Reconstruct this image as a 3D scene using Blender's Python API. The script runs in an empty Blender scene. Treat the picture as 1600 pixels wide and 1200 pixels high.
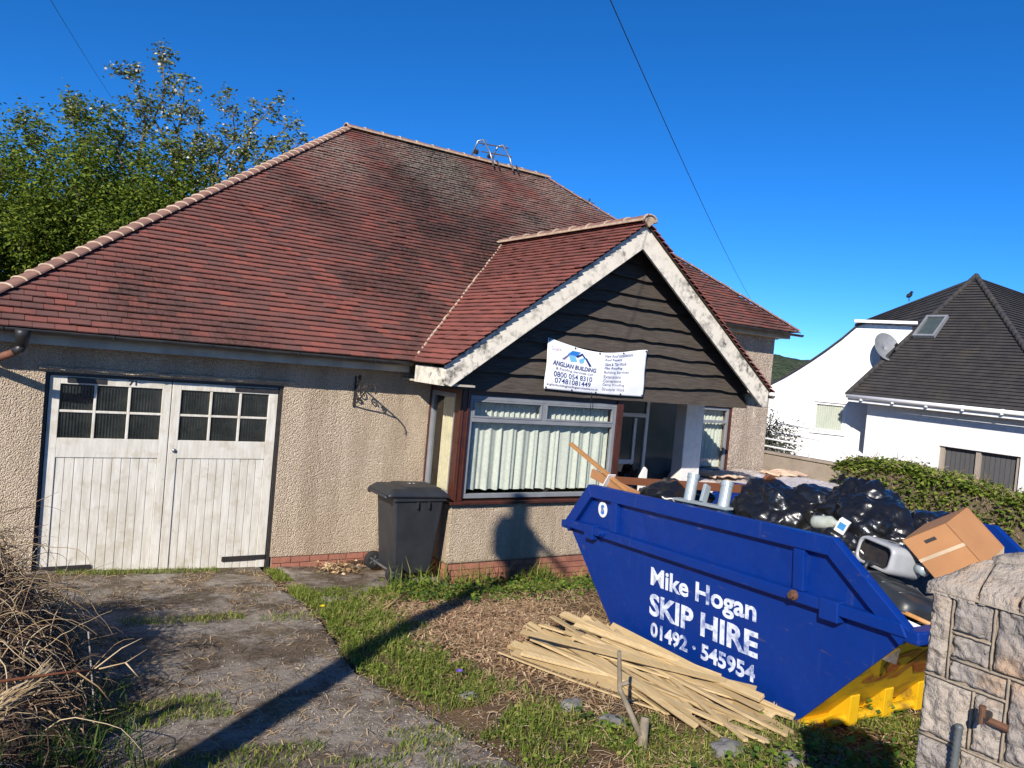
import bpy, bmesh, math, random
import numpy as np
from mathutils import Vector, Matrix, noise as mnoise

S = bpy.context.scene
COL = S.collection
rnd = random.Random(7)
RNG = np.random.default_rng(11)

# ------------------------------------------------------------------ camera
CAM_POS = Vector((-0.3547, -8.796, 2.4784))
YAW, PITCH, ROLL, FPX = 0.5757, -0.0255, 0.0903, 1214.58
fw = Vector((math.sin(YAW) * math.cos(PITCH), math.cos(YAW) * math.cos(PITCH), math.sin(PITCH)))
r0 = Vector((math.cos(YAW), -math.sin(YAW), 0))
u0 = r0.cross(fw)
rt = r0 * math.cos(ROLL) + u0 * math.sin(ROLL)
up = -r0 * math.sin(ROLL) + u0 * math.cos(ROLL)
cam = bpy.data.cameras.new('camera')
cam.sensor_width = 36.0
cam.lens = FPX / 1600 * 36.0
cam.clip_start = 0.05
cam.clip_end = 6000
camo = bpy.data.objects.new('camera', cam)
COL.objects.link(camo)
camo.matrix_world = Matrix(((rt.x, up.x, -fw.x, CAM_POS.x), (rt.y, up.y, -fw.y, CAM_POS.y), (rt.z, up.z, -fw.z, CAM_POS.z), (0, 0, 0, 1)))
S.camera = camo

# ------------------------------------------------------------------ sky, sun, exposure
SUN = Vector((1.18, 1.0, -0.88)).normalized()          # direction the light travels
EL = math.asin(-SUN.z)
AZ = math.atan2(-SUN.x, -SUN.y)
w = bpy.data.worlds.new('World')
S.world = w
w.use_nodes = True
wn = w.node_tree
sky = wn.nodes.new('ShaderNodeTexSky')
sky.sky_type = 'NISHITA'
sky.sun_disc = False
sky.sun_elevation = EL
sky.sun_rotation = AZ % (2 * math.pi)
sky.altitude = 0
sky.air_density = 0.6
sky.dust_density = 0.0
sky.ozone_density = 10.0
bg = wn.nodes['Background']
bg.inputs['Strength'].default_value = 0.125
hs = wn.nodes.new('ShaderNodeHueSaturation')
hs.inputs['Saturation'].default_value = 1.12
wn.links.new(sky.outputs[0], hs.inputs['Color'])
wn.links.new(hs.outputs[0], bg.inputs['Color'])
sl = bpy.data.lights.new('sun', 'SUN')
sl.energy = 5.0
sl.angle = math.radians(0.53)
sl.color = (1.0, 0.93, 0.83)
so = bpy.data.objects.new('sun', sl)
COL.objects.link(so)
so.rotation_euler = SUN.to_track_quat('-Z', 'Y').to_euler()
so.location = (-20, -20, 25)
vs = S.view_settings
vs.view_transform = 'Standard'
vs.look = 'None'
vs.exposure = 0.5
vs.gamma = 1.0
vs.use_curve_mapping = False

# ------------------------------------------------------------------ helpers
class MB:
    def __init__(self, xf=None):
        self.v = []; self.f = []; self.xf = xf
    def add(self, vs_, fs):
        n = len(self.v)
        if self.xf is not None:
            vs_ = [self.xf @ Vector(p) for p in vs_]
        self.v += [tuple(p) for p in vs_]
        self.f += [tuple(i + n for i in f) for f in fs]
        return self
    def boxp(self, a, b):
        x0, y0, z0 = a; x1, y1, z1 = b
        return self.add([(x0, y0, z0), (x1, y0, z0), (x1, y1, z0), (x0, y1, z0), (x0, y0, z1), (x1, y0, z1), (x1, y1, z1), (x0, y1, z1)],
                        [(0, 3, 2, 1), (4, 5, 6, 7), (0, 1, 5, 4), (1, 2, 6, 5), (2, 3, 7, 6), (3, 0, 4, 7)])
    def box(self, c, s, m=None):
        h = [k / 2 for k in s]
        P = [Vector((x * h[0], y * h[1], z * h[2])) for z in (-1, 1) for x, y in ((-1, -1), (1, -1), (1, 1), (-1, 1))]
        if m is not None: P = [m @ p for p in P]
        P = [p + Vector(c) for p in P]
        return self.add(P, [(0, 3, 2, 1), (4, 5, 6, 7), (0, 1, 5, 4), (1, 2, 6, 5), (2, 3, 7, 6), (3, 0, 4, 7)])
    def bar(self, p, q, w_, h_, upv=(0, 0, 1)):
        p = Vector(p); q = Vector(q); d = (q - p).normalized(); u = Vector(upv)
        s = d.cross(u)
        if s.length < 1e-4: s = d.cross(Vector((1, 0, 0)))
        s.normalize(); u = s.cross(d)
        P = []
        for e in (p, q):
            for a, b in ((-1, -1), (1, -1), (1, 1), (-1, 1)):
                P.append(e + s * a * w_ / 2 + u * b * h_ / 2)
        return self.add(P, [(0, 1, 2, 3), (7, 6, 5, 4), (0, 4, 5, 1), (1, 5, 6, 2), (2, 6, 7, 3), (3, 7, 4, 0)])
    def prism(self, poly, vec):
        n = len(poly); vec = Vector(vec)
        P = [Vector(p) for p in poly]
        nrm = Vector((0, 0, 0))
        for i in range(n): nrm += (P[i] - P[0]).cross(P[(i + 1) % n] - P[0])
        if nrm.dot(vec) > 0: P.reverse()
        Q = [p + vec for p in P]
        fs = [tuple(range(n)), tuple(range(2 * n - 1, n - 1, -1))]
        for i in range(n):
            j = (i + 1) % n
            fs.append((i, n + i, n + j, j))
        return self.add(P + Q, fs)
    def tube(self, pts, r, n=8, cap=True, squash=None):
        pts = [Vector(p) for p in pts]
        rs = r if isinstance(r, (list, tuple)) else [r] * len(pts)
        P = []; prev = None
        for i, p in enumerate(pts):
            d = (pts[min(i + 1, len(pts) - 1)] - pts[max(i - 1, 0)]).normalized()
            if prev is None:
                a = d.cross(Vector((0, 0, 1)))
                if a.length < 1e-3: a = d.cross(Vector((1, 0, 0)))
            else:
                a = prev - d * prev.dot(d)
            a.normalize(); prev = a; b = d.cross(a)
            for k in range(n):
                t = 2 * math.pi * k / n
                P.append(p + (a * math.cos(t) + b * math.sin(t)) * rs[i])
        fs = []
        for i in range(len(pts) - 1):
            for k in range(n):
                k2 = (k + 1) % n
                fs.append((i * n + k, i * n + k2, (i + 1) * n + k2, (i + 1) * n + k))
        if cap:
            fs.append(tuple(range(n - 1, -1, -1)))
            m = (len(pts) - 1) * n
            fs.append(tuple(range(m, m + n)))
        return self.add(P, fs)
    def grid(self, fn, nu, nv, thick=None):
        P = [fn(i / nu, j / nv) for j in range(nv + 1) for i in range(nu + 1)]
        fs = [(j * (nu + 1) + i, j * (nu + 1) + i + 1, (j + 1) * (nu + 1) + i + 1, (j + 1) * (nu + 1) + i) for j in range(nv) for i in range(nu)]
        return self.add(P, fs)
    def lathe(self, prof, c, n=24, axis='Z', m=None):
        P = []
        for r, h in prof:
            for k in range(n):
                t = 2 * math.pi * k / n
                p = Vector((r * math.cos(t), r * math.sin(t), h))
                if axis == 'Y': p = Vector((p.x, p.z, p.y))
                if axis == 'X': p = Vector((p.z, p.x, p.y))
                if m is not None: p = m @ p
                P.append(p + Vector(c))
        fs = []
        for i in range(len(prof) - 1):
            for k in range(n):
                k2 = (k + 1) % n
                fs.append((i * n + k, i * n + k2, (i + 1) * n + k2, (i + 1) * n + k))
        fs.append(tuple(range(n - 1, -1, -1))); m_ = (len(prof) - 1) * n
        fs.append(tuple(range(m_, m_ + n)))
        return self.add(P, fs)
    def build(self, name, mat, parent=None, smooth=False, bevel=0, solid=0, subsurf=0):
        me = bpy.data.meshes.new(name)
        me.from_pydata(self.v, [], self.f)
        me.update()
        return link(name, me, mat, parent, smooth, bevel, solid, subsurf)

def link(name, me, mat, parent=None, smooth=False, bevel=0, solid=0, subsurf=0):
    o = bpy.data.objects.new(name, me)
    COL.objects.link(o)
    if mat is not None and not me.materials: me.materials.append(mat)
    if smooth and len(me.polygons): me.polygons.foreach_set('use_smooth', [True] * len(me.polygons))
    if parent is not None:
        o.parent = parent
        if parent.type == 'EMPTY': o.matrix_parent_inverse = Matrix.Translation(-parent.location)
    if solid:
        md = o.modifiers.new('solid', 'SOLIDIFY'); md.thickness = solid; md.offset = 0
    if bevel:
        md = o.modifiers.new('bevel', 'BEVEL'); md.width = bevel; md.segments = 2; md.limit_method = 'ANGLE'; md.angle_limit = math.radians(40)
    if subsurf:
        md = o.modifiers.new('sub', 'SUBSURF'); md.levels = subsurf; md.render_levels = subsurf
    return o

def npmesh(name, V, Fq, mat, parent=None, smooth=False):
    """V (n,3) array, Fq (m,k) index array, one polygon size"""
    V = np.asarray(V, dtype=np.float32); Fq = np.asarray(Fq, dtype=np.int32)
    me = bpy.data.meshes.new(name)
    k = Fq.shape[1]
    me.vertices.add(len(V)); me.vertices.foreach_set('co', V.ravel())
    me.loops.add(Fq.size); me.loops.foreach_set('vertex_index', Fq.ravel())
    me.polygons.add(len(Fq)); me.polygons.foreach_set('loop_start', np.arange(0, Fq.size, k, dtype=np.int32))
    me.update(calc_edges=True)
    return link(name, me, mat, parent, smooth)

def tag(o, label=None, cat=None, group=None, kind=None):
    if label: o['label'] = label
    if cat: o['category'] = cat
    if group: o['group'] = group
    if kind: o['kind'] = kind
    return o

def thing(name, loc, label, cat, group=None):
    e = bpy.data.objects.new(name, None)
    e.empty_display_size = 0.2
    e.location = loc
    COL.objects.link(e)
    return tag(e, label, cat, group)

def nz(x, y, z=0.0):
    return mnoise.noise(Vector((x, y, z)))
def sstep(a, b, x):
    t = max(0.0, min(1.0, (x - a) / (b - a)))
    return t * t * (3 - 2 * t)

# ------------------------------------------------------------------ materials
class NT:
    def __init__(self, name):
        self.m = bpy.data.materials.new(name); self.m.use_nodes = True
        self.t = self.m.node_tree; self.p = self.t.nodes['Principled BSDF']; self.o = self.t.nodes['Material Output']
        self.pos = self.n('ShaderNodeNewGeometry')
    def n(self, ty, **kw):
        nd = self.t.nodes.new(ty)
        for k, v in kw.items(): setattr(nd, k, v)
        return nd
    def l(self, a, b): self.t.links.new(a, b)
    def val(self, sock, v):
        if hasattr(v, 'links') or isinstance(v, bpy.types.NodeSocket): self.l(v, sock)
        else: sock.default_value = v
    def scaled(self, sx, sy, sz):
        vm = self.n('ShaderNodeVectorMath', operation='MULTIPLY'); self.l(self.pos.outputs['Position'], vm.inputs[0]); vm.inputs[1].default_value = (sx, sy, sz); return vm.outputs[0]
    def noise(self, scale, detail=3, rough=.55, vec=None, dist=0):
        nd = self.n('ShaderNodeTexNoise'); self.l(vec if vec is not None else self.pos.outputs['Position'], nd.inputs['Vector'])
        nd.inputs['Scale'].default_value = scale; nd.inputs['Detail'].default_value = detail; nd.inputs['Roughness'].default_value = rough; nd.inputs['Distortion'].default_value = dist
        return nd.outputs['Fac']
    def vor(self, scale, out='Distance', feature='F1', vec=None):
        nd = self.n('ShaderNodeTexVoronoi', feature=feature); self.l(vec if vec is not None else self.pos.outputs['Position'], nd.inputs['Vector']); nd.inputs['Scale'].default_value = scale
        return nd.outputs[out]
    def ramp(self, fac, *stops):
        nd = self.n('ShaderNodeValToRGB'); self.l(fac, nd.inputs[0]); e = nd.color_ramp.elements
        while len(e) < len(stops): e.new(0.5)
        for i, (p, c) in enumerate(stops):
            e[i].position = p; e[i].color = (c, c, c, 1) if not isinstance(c, (tuple, list)) else (*c[:3], 1)
        return nd.outputs[0]
    def mix(self, fac, a, b, mode='MIX'):
        nd = self.n('ShaderNodeMix', data_type='RGBA', blend_type=mode)
        self.val(nd.inputs[0], fac)
        for s, v in ((nd.inputs[6], a), (nd.inputs[7], b)):
            if isinstance(v, (tuple, list)): s.default_value = (*v[:3], 1)
            else: self.l(v, s)
        return nd.outputs[2]
    def math(self, op, a, b=0.0):
        nd = self.n('ShaderNodeMath', operation=op); self.val(nd.inputs[0], a); self.val(nd.inputs[1], b); return nd.outputs[0]
    def bump(self, h, strength=.5, dist=.01, prev=None):
        nd = self.n('ShaderNodeBump'); self.l(h, nd.inputs['Height']); nd.inputs['Strength'].default_value = strength; nd.inputs['Distance'].default_value = dist
        if prev is not None: self.l(prev, nd.inputs['Normal'])
        return nd.outputs[0]
    def done(self, col, rough=.7, normal=None, metal=0.0, spec=.5, sheen=0):
        p = self.p
        if isinstance(col, (tuple, list)): p.inputs['Base Color'].default_value = (*col[:3], 1)
        else: self.l(col, p.inputs['Base Color'])
        self.val(p.inputs['Roughness'], rough); p.inputs['Metallic'].default_value = metal; p.inputs['Specular IOR Level'].default_value = spec
        if normal is not None: self.l(normal, p.inputs['Normal'])
        return self.m
    def rand(self):
        g = self.pos.outputs['Random Per Island']; o = self.n('ShaderNodeObjectInfo').outputs['Random']
        return self.math('FRACT', self.math('ADD', g, o))

def simple(name, c1, c2=None, sc=6.0, rough=.6, bump=.15, bsc=60, bd=.004, metal=0.0, spec=.5, isl=0.0):
    t = NT(name); c2 = c2 or tuple(k * .75 for k in c1)
    col = t.mix(t.ramp(t.noise(sc, 4), (.35, 0.), (.65, 1.)), c1, c2)
    if isl:
        col = t.mix(t.math('MULTIPLY', t.rand(), isl), col, tuple(k * .45 for k in c1))
    return t.done(col, rough, t.bump(t.noise(bsc, 3), bump, bd) if bump else None, metal, spec)

def m_pebble(name, base, dark, light, sc=1.0):
    t = NT(name)
    v = t.vor(62 * sc); v2 = t.vor(130 * sc); cell = t.vor(62 * sc, 'Color')
    bw = t.n('ShaderNodeRGBToBW'); t.l(cell, bw.inputs[0])
    col = t.mix(t.ramp(bw.outputs[0], (.1, 0.), (.9, 1.)), dark, light)
    col = t.mix(.55, col, base)
    st = t.noise(1.3, 5, .65, t.scaled(2.4, 2.4, .45))
    col = t.mix(t.ramp(st, (.42, 0.), (.66, .6)), col, (base[0] * .58, base[1] * .55, base[2] * .52))
    col = t.mix(t.ramp(t.noise(2.1, 4, .6, t.scaled(2.5, 2.5, .4)), (.58, 0.), (.70, .35)), col, (.74, .64, .46))
    h = t.math('ADD', t.math('SUBTRACT', 1.0, v), t.math('MULTIPLY', t.math('SUBTRACT', 1.0, v2), .35))
    return t.done(col, .9, t.bump(h, 1.0, .022, t.bump(t.noise(7, 3), .4, .015)), spec=.2)

def m_tile(name, reds, dirt=1.0):
    t = NT(name); r = t.rand()
    col = t.ramp(r, (0.0, reds[0]), (.35, reds[1]), (.7, reds[2]), (.93, reds[3]))
    fine = t.noise(14, 4, .65)
    col = t.mix(t.ramp(fine, (.35, 0.), (.75, .55)), col, reds[1])
    big = t.noise(.55, 4, .6, t.scaled(1.0, .7, .7)); sp = t.noise(22, 4, .7)
    vd = t.n('ShaderNodeVectorMath', operation='DISTANCE'); t.l(t.pos.outputs['Position'], vd.inputs[0]); vd.inputs[1].default_value = (5.6, 2.4, 4.6)
    big = t.math('ADD', t.math('SUBTRACT', big, .05), t.ramp(t.math('DIVIDE', vd.outputs['Value'], 3.4), (.15, .16), (1., 0.)))
    moss = t.math('MULTIPLY', t.ramp(big, (.43, 0.), (.58, 1.)), t.ramp(sp, (.36, .2), (.58, .95)))
    col = t.mix(t.math('MULTIPLY', moss, dirt), col, (.024, .022, .019))
    # pale lichen scum towards the ridge, with a shape of its own
    sepz = t.n('ShaderNodeSeparateXYZ'); t.l(t.pos.outputs['Position'], sepz.inputs[0])
    hi = t.ramp(t.math('DIVIDE', sepz.outputs[2], 7.0), (.62, 0.), (.84, 1.))
    li = t.math('MULTIPLY', hi, t.math('MULTIPLY', t.ramp(t.noise(.9, 3, .6, t.scaled(1, .6, .6)), (.36, 0.), (.58, 1.)), t.ramp(t.noise(26, 4, .7), (.44, 0.), (.6, .85))))
    col = t.mix(t.math('MULTIPLY', li, dirt), col, (.36, .33, .27))
    col = t.mix(t.math('MULTIPLY', t.ramp(t.noise(60, 2), (.72, 0.), (.76, .7)), dirt), col, (.4, .38, .33))
    return t.done(col, .85, t.bump(fine, .35, .006), spec=.25)

def m_paint(name, base, grime, amt=.5, rough=.6):
    t = NT(name)
    g = t.ramp(t.noise(7, 6, .72, t.scaled(1, 1, 1.0)), (.47, 0.), (.62, 1.))
    g2 = t.ramp(t.noise(1.8, 4, .6), (.40, .15), (.56, 1.))
    col = t.mix(t.math('MULTIPLY', t.math('MULTIPLY', g, g2), amt), base, grime)
    col = t.mix(t.ramp(t.noise(8, 4, .6, t.scaled(3, 3, .6)), (.45, 0.), (.75, .35)), col, tuple(k * .8 for k in base))
    return t.done(col, rough, t.bump(t.noise(40, 4), .2, .004), spec=.35)

def m_wood(name, c1, c2, axis='x', rough=.75, isl=.35, sc=1.0):
    t = NT(name)
    s = {'x': (1.2, 22, 22), 'y': (22, 1.2, 22), 'z': (22, 22, 1.2)}[axis]
    g = t.noise(sc * 2.2, 5, .6, t.scaled(*s), .6)
    col = t.mix(t.ramp(g, (.3, 0.), (.7, 1.)), c1, c2)
    col = t.mix(t.math('MULTIPLY', t.rand(), isl), col, tuple(k * .5 for k in c2))
    return t.done(col, rough, t.bump(g, .35, .006), spec=.25)

def m_leaf(name, ca, cb, cc, trans=.35, rough=.55):
    t = NT(name)
    col = t.ramp(t.rand(), (0., ca), (.5, cb), (1., cc))
    t.done(col, rough, spec=.2)
    tr = t.n('ShaderNodeBsdfTranslucent'); t.l(col, tr.inputs[0])
    mx = t.n('ShaderNodeMixShader'); mx.inputs[0].default_value = trans
    t.l(t.p.outputs[0], mx.inputs[1]); t.l(tr.outputs[0], mx.inputs[2]); t.l(mx.outputs[0], t.o.inputs[0])
    return t.m

def m_glass(name, tint=(.93, .935, .93), refl=1.0):
    t = NT(name)
    tr = t.n('ShaderNodeBsdfTransparent'); tr.inputs[0].default_value = (*tint, 1)
    gl = t.n('ShaderNodeBsdfGlossy'); gl.inputs['Roughness'].default_value = .02
    lw = t.n('ShaderNodeLayerWeight'); lw.inputs[0].default_value = .5
    fr = t.math('ADD', .04, t.math('MULTIPLY', t.math('POWER', lw.outputs['Facing'], 4.0), .7 * refl))
    mx = t.n('ShaderNodeMixShader'); t.l(fr, mx.inputs[0]); t.l(tr.outputs[0], mx.inputs[1]); t.l(gl.outputs[0], mx.inputs[2])
    t.l(mx.outputs[0], t.o.inputs[0])
    return t.m

def m_door():
    t = NT('old_white_door_paint')
    st = t.noise(2.0, 6, .7, t.scaled(9, 9, 1.2)); bl = t.noise(6, 5, .65)
    col = t.mix(t.ramp(st, (.38, 0.), (.66, 1.)), (.68, .655, .59), (.50, .465, .385))
    col = t.mix(t.ramp(bl, (.52, 0.), (.66, .55)), col, (.44, .385, .28))
    col = t.mix(t.math('MULTIPLY', t.rand(), .16), col, (.40, .36, .28))
    col = t.mix(t.ramp(t.noise(24, 5, .75), (.66, 0.), (.72, .7)), col, (.20, .165, .12))
    return t.done(col, .7, t.bump(t.noise(30, 5, .7, t.scaled(3, 3, .8)), .4, .004), spec=.3)
M = {}
M['pebble'] = m_pebble('pebbledash_buff', (.60, .475, .345), (.38, .295, .205), (.78, .655, .50), 1.25)
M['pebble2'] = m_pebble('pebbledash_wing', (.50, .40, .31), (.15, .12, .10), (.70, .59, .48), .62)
M['tile'] = m_tile('clay_tile', ((.135, .070, .060), (.165, .073, .060), (.20, .075, .060), (.27, .086, .063)))
M['tile_new'] = m_tile('clay_tile_gable', ((.17, .068, .056), (.21, .075, .060), (.24, .082, .064), (.28, .092, .07)), .3)
M['tile_dark'] = simple('roof_underlay', (.03, .018, .016), rough=.9)
M['ridge'] = simple('ridge_tile_clay', (.27, .145, .105), (.20, .10, .075), 9, .85, .3, 30, isl=.35)
M['mortar'] = simple('bedding_mortar', (.50, .38, .27), (.33, .24, .17), 12, .95, .5, 50, .01)
M['cream'] = m_paint('cream_paint', (.72, .66, .55), (.10, .095, .08), 1.0)
M['white_paint'] = m_door()
M['fascia'] = simple('fascia_paint', (.50, .45, .36), (.36, .32, .26), 5, .6)
M['black_metal'] = simple('black_iron', (.018, .018, .02), (.035, .028, .024), 20, .5, .2)
M['black_plastic'] = simple('gutter_plastic', (.016, .016, .017), (.03, .03, .03), 8, .45, .1)
M['rust_pipe'] = simple('rusty_pipe', (.20, .075, .04), (.12, .05, .03), 15, .8)
M['brown_upvc'] = simple('brown_stained_timber', (.075, .022, .014), (.05, .016, .011), 12, .4, .1)
M['grey_frame'] = simple('grey_window_frame', (.22, .23, .245), (.18, .19, .205), 6, .35, .03)
M['board'] = m_wood('dark_waney_boards', (.036, .029, .024), (.10, .082, .067), 'x', .85, .35, 1.6)
M['brick'] = simple('red_brick', (.38, .155, .10), (.28, .115, .08), 12, .9, .4, 70, .006, isl=.3)
M['brick_joint'] = simple('brick_mortar', (.36, .28, .21), rough=.95)
M['glass'] = m_glass('window_glass')
M['rib_glass'] = None
t = NT('ribbed_glass')
wv = t.n('ShaderNodeTexWave', wave_type='BANDS', bands_direction='X'); wv.inputs['Scale'].default_value = 11; t.l(t.pos.outputs['Position'], wv.inputs['Vector'])
M['rib_glass'] = t.done(t.mix(t.ramp(t.noise(7, 3), (.4, 0.), (.7, 1.)), (.012, .016, .016), (.03, .034, .032)), .18, t.bump(wv.outputs['Fac'], .8, .01), spec=.6)
M['curtain'] = simple('pale_green_net', (.70, .735, .64), (.60, .635, .55), 30, .9, .1, 120, .002)
M['curtain_y'] = simple('cream_curtain', (.72, .66, .44), (.62, .56, .38), 20, .9, .1)
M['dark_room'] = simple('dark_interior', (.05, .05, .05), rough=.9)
M['porch_paint'] = m_paint('porch_white', (.72, .70, .66), (.5, .46, .4), .4)
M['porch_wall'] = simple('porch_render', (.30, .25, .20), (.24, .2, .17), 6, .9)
M['porch_glass'] = simple('frosted_dark_glass', (.05, .065, .065), (.07, .085, .085), 3, .15, 0)
M['lamp_glass'] = simple('opal_glass', (.75, .74, .68), rough=.25, bump=0)
M['banner'] = simple('banner_vinyl', (.84, .85, .88), (.78, .79, .83), 4, .45, .05, 20)
for k, c in dict(navy=(.012, .03, .15), blue=(.02, .18, .55), light=(.16, .45, .85), greyp=(.16, .15, .22), goog=(.45, .42, .6), googr=(.6, .35, .35)).items():
    M['ink_' + k] = simple('print_' + k, c, c, rough=.5, bump=0)
t = NT('skip_blue')
sc_ = t.ramp(t.noise(3, 5, .7, t.scaled(1, 3, .5)), (.6, 0.), (.75, 1.))
scr = t.ramp(t.noise(7, 6, .78, t.scaled(1, .6, 3)), (.63, 0.), (.69, 1.))
c_ = t.mix(t.math('MULTIPLY', sc_, .35), (.0015, .026, .19), (.006, .036, .18))
c_ = t.mix(t.math('MULTIPLY', scr, .7), c_, (.10, .08, .09))
stk_ = t.math('MULTIPLY', t.ramp(t.noise(3.0, 3, .6, t.scaled(5, 5, .35)), (.60, 0.), (.72, 1.)), t.ramp(t.noise(2.2, 3), (.45, 0.), (.6, 1.)))
c_ = t.mix(t.math('MULTIPLY', stk_, .55), c_, (.05, .07, .16))
c_ = t.mix(t.ramp(t.noise(14, 6, .8, t.scaled(1, 1, 1.6)), (.70, 0.), (.73, .8)), c_, (.12, .055, .03))
M['skip_blue'] = t.done(c_, t.ramp(t.noise(4, 4), (.3, .32), (.7, .55)), t.bump(t.noise(2.6, 3), .45, .05), spec=.3)
t = NT('skip_yellow')
c_ = t.mix(t.ramp(t.noise(4, 5, .7), (.52, 0.), (.64, .8)), (.62, .36, .008), (.22, .12, .02))
M['skip_yellow'] = t.done(c_, .4, t.bump(t.noise(12, 3), .15, .01))
M['skip_red'] = simple('old_red_paint', (.30, .02, .015), (.40, .2, .02), 18, .5)
M['rust'] = simple('rust', (.14, .06, .03), (.07, .035, .02), 30, .8, .4)
M['stencil'] = m_paint('stencil_white', (.70, .74, .82), (.05, .10, .32), 1.0)
M['bin'] = simple('wheelie_bin_plastic', (.020, .022, .026), (.028, .03, .034), 6, .5, .08, 80)
M['rubber'] = simple('rubber_tyre', (.014, .014, .014), rough=.8)
t = NT('bin_bag_black')
M['bag'] = t.done((.008, .008, .009), .3, t.bump(t.noise(16, 2, .5, None, 2.0), .18, .012, t.bump(t.noise(7, 2, .5, None, 1.0), .35, .03)), spec=.55)
M['bag'].node_tree.nodes['Principled BSDF'].inputs['Coat Weight'].default_value = .15
M['card'] = simple('brown_cardboard', (.40, .19, .075), (.34, .16, .065), 4, .8, .05)
M['card_in'] = simple('cardboard_flap', (.55, .42, .28), rough=.8)
M['grey_plastic'] = simple('pale_grey_plastic', (.38, .39, .40), (.31, .32, .33), 5, .45, .05)
M['zinc'] = simple('galvanised_pipe', (.36, .42, .44), (.30, .35, .37), 10, .4, .08, metal=.25)
M['dark_plastic'] = simple('charcoal_plastic', (.020, .023, .026), (.03, .033, .036), 8, .42, .1)
M['pine'] = m_wood('fresh_pine', (.62, .48, .27), (.46, .32, .15), 'y', .8, .6, 1.4)
M['seat_wood'] = m_wood('varnished_wood', (.48, .25, .09), (.36, .17, .06), 'x', .4, .1)
M['brown_wood'] = m_wood('stained_wood', (.22, .085, .04), (.16, .06, .03), 'x', .6, .3)
M['stone'] = None
t = NT('pillar_limestone')
r_ = t.rand(); n1 = t.noise(4, 6, .65); n2 = t.noise(30, 5, .7)
c_ = t.mix(t.ramp(n1, (.35, 0.), (.65, 1.)), (.34, .30, .265), (.19, .17, .155))
c_ = t.mix(t.ramp(r_, (.0, 0.), (.35, .1), (.6, .75), (1., .3)), c_, (.42, .355, .285))
c_ = t.mix(t.ramp(n2, (.5, 0.), (.75, .6)), c_, (.13, .11, .095))
c_ = t.mix(t.ramp(t.noise(2.5, 4, .7), (.6, 0.), (.72, .7)), c_, (.42, .27, .16))
M['stone'] = t.done(c_, .92, t.bump(t.math('ADD', n2, t.math('MULTIPLY', n1, 2.)), .9, .02), spec=.2)
M['pillar_mortar'] = simple('pillar_pointing', (.30, .245, .18), (.24, .195, .145), 14, .95, .5, 60, .01)
t = NT('drive_concrete')
n1 = t.noise(1.2, 6, .65); n2 = t.noise(8, 5, .7); sp = t.vor(70)
c_ = t.mix(t.ramp(n1, (.38, 0.), (.62, 1.)), (.31, .26, .21), (.45, .395, .33))
c_ = t.mix(t.ramp(t.noise(2.0, 5, .7), (.43, 0.), (.58, .85)), c_, (.13, .088, .052))
c_ = t.mix(t.math('MULTIPLY', t.ramp(n2, (.55, 0.), (.7, 1.)), .5), c_, (.08, .06, .045))
c_ = t.mix(t.ramp(t.noise(3.1, 5, .65), (.56, 0.), (.66, .6)), c_, (.13, .12, .04))
c_ = t.mix(t.ramp(t.noise(120, 2), (.66, 0.), (.72, .5)), c_, (.38, .35, .31))
cr = t.ramp(t.noise(1.7, 6, .7, None, 1.5), (.49, 0.), (.5, 1.), (.51, 0.))
c_ = t.mix(t.math('MULTIPLY', cr, .35), c_, (.06, .05, .04))
c_ = t.mix(t.ramp(t.noise(45, 5, .8), (.5, 0.), (.68, .7)), c_, (.10, .08, .06))
M['concrete'] = t.done(c_, .92, t.bump(t.math('SUBTRACT', t.math('ADD', t.math('MULTIPLY', n2, 1.5), t.noise(70, 5, .8)), cr), 1.0, .022), spec=.2)
t = NT('soil')
n1 = t.noise(1.4, 6, .7); n2 = t.noise(25, 5, .75)
c_ = t.mix(t.ramp(n1, (.4, 0.), (.6, 1.)), (.10, .062, .036), (.17, .11, .065))
c_ = t.mix(t.ramp(n2, (.45, 0.), (.7, .8)), c_, (.24, .165, .095))
M['soil'] = t.done(c_, .95, t.bump(t.math('ADD', n2, t.noise(70, 3)), .9, .03), spec=.1)
M['straw'] = m_leaf('dry_straw', (.26, .155, .075), (.46, .32, .17), (.62, .49, .30), .15, .8)
M['chip'] = m_leaf('bark_litter', (.20, .115, .065), (.34, .21, .12), (.50, .36, .22), .1, .8)
M['grass'] = m_leaf('grass_green', (.09, .15, .022), (.19, .26, .035), (.40, .38, .11), .4, .75)
M['grass_d'] = m_leaf('grass_dark', (.03, .065, .015), (.05, .10, .02), (.10, .15, .03), .35)
M['ivy'] = m_leaf('ivy_leaf', (.03, .065, .014), (.08, .15, .02), (.22, .27, .04), .3, .55)
M['tree_leaf'] = m_leaf('spring_leaf', (.06, .105, .014), (.135, .195, .022), (.23, .28, .04), .4, .75)
M['cherry_leaf'] = m_leaf('cherry_leaf', (.08, .11, .022), (.16, .19, .04), (.27, .28, .085), .35, .8)
M['blossom'] = m_leaf('blossom', (.5, .47, .36), (.66, .62, .5), (.76, .73, .6), .3, .8)
M['conifer'] = m_leaf('conifer_green', (.008, .022, .008), (.014, .034, .012), (.025, .05, .016), .15, .6)
M['bush'] = m_leaf('grey_bush', (.05, .06, .035), (.09, .10, .06), (.2, .2, .16), .3, .6)
M['hedge_leaf'] = m_leaf('hedge_leaf', (.05, .09, .014), (.14, .20, .026), (.28, .32, .06), .35, .6)
M['hedge_core'] = simple('hedge_twig_mass', (.15, .105, .065), (.07, .06, .03), 14, .95, .6, 40, .04)
M['bark'] = simple('bark', (.13, .10, .075), (.085, .065, .05), 12, .9, .5, 40, .01)
M['bark_pale'] = simple('pale_bark', (.24, .195, .14), (.13, .11, .075), 14, .85, .5, 60, .006)
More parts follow.
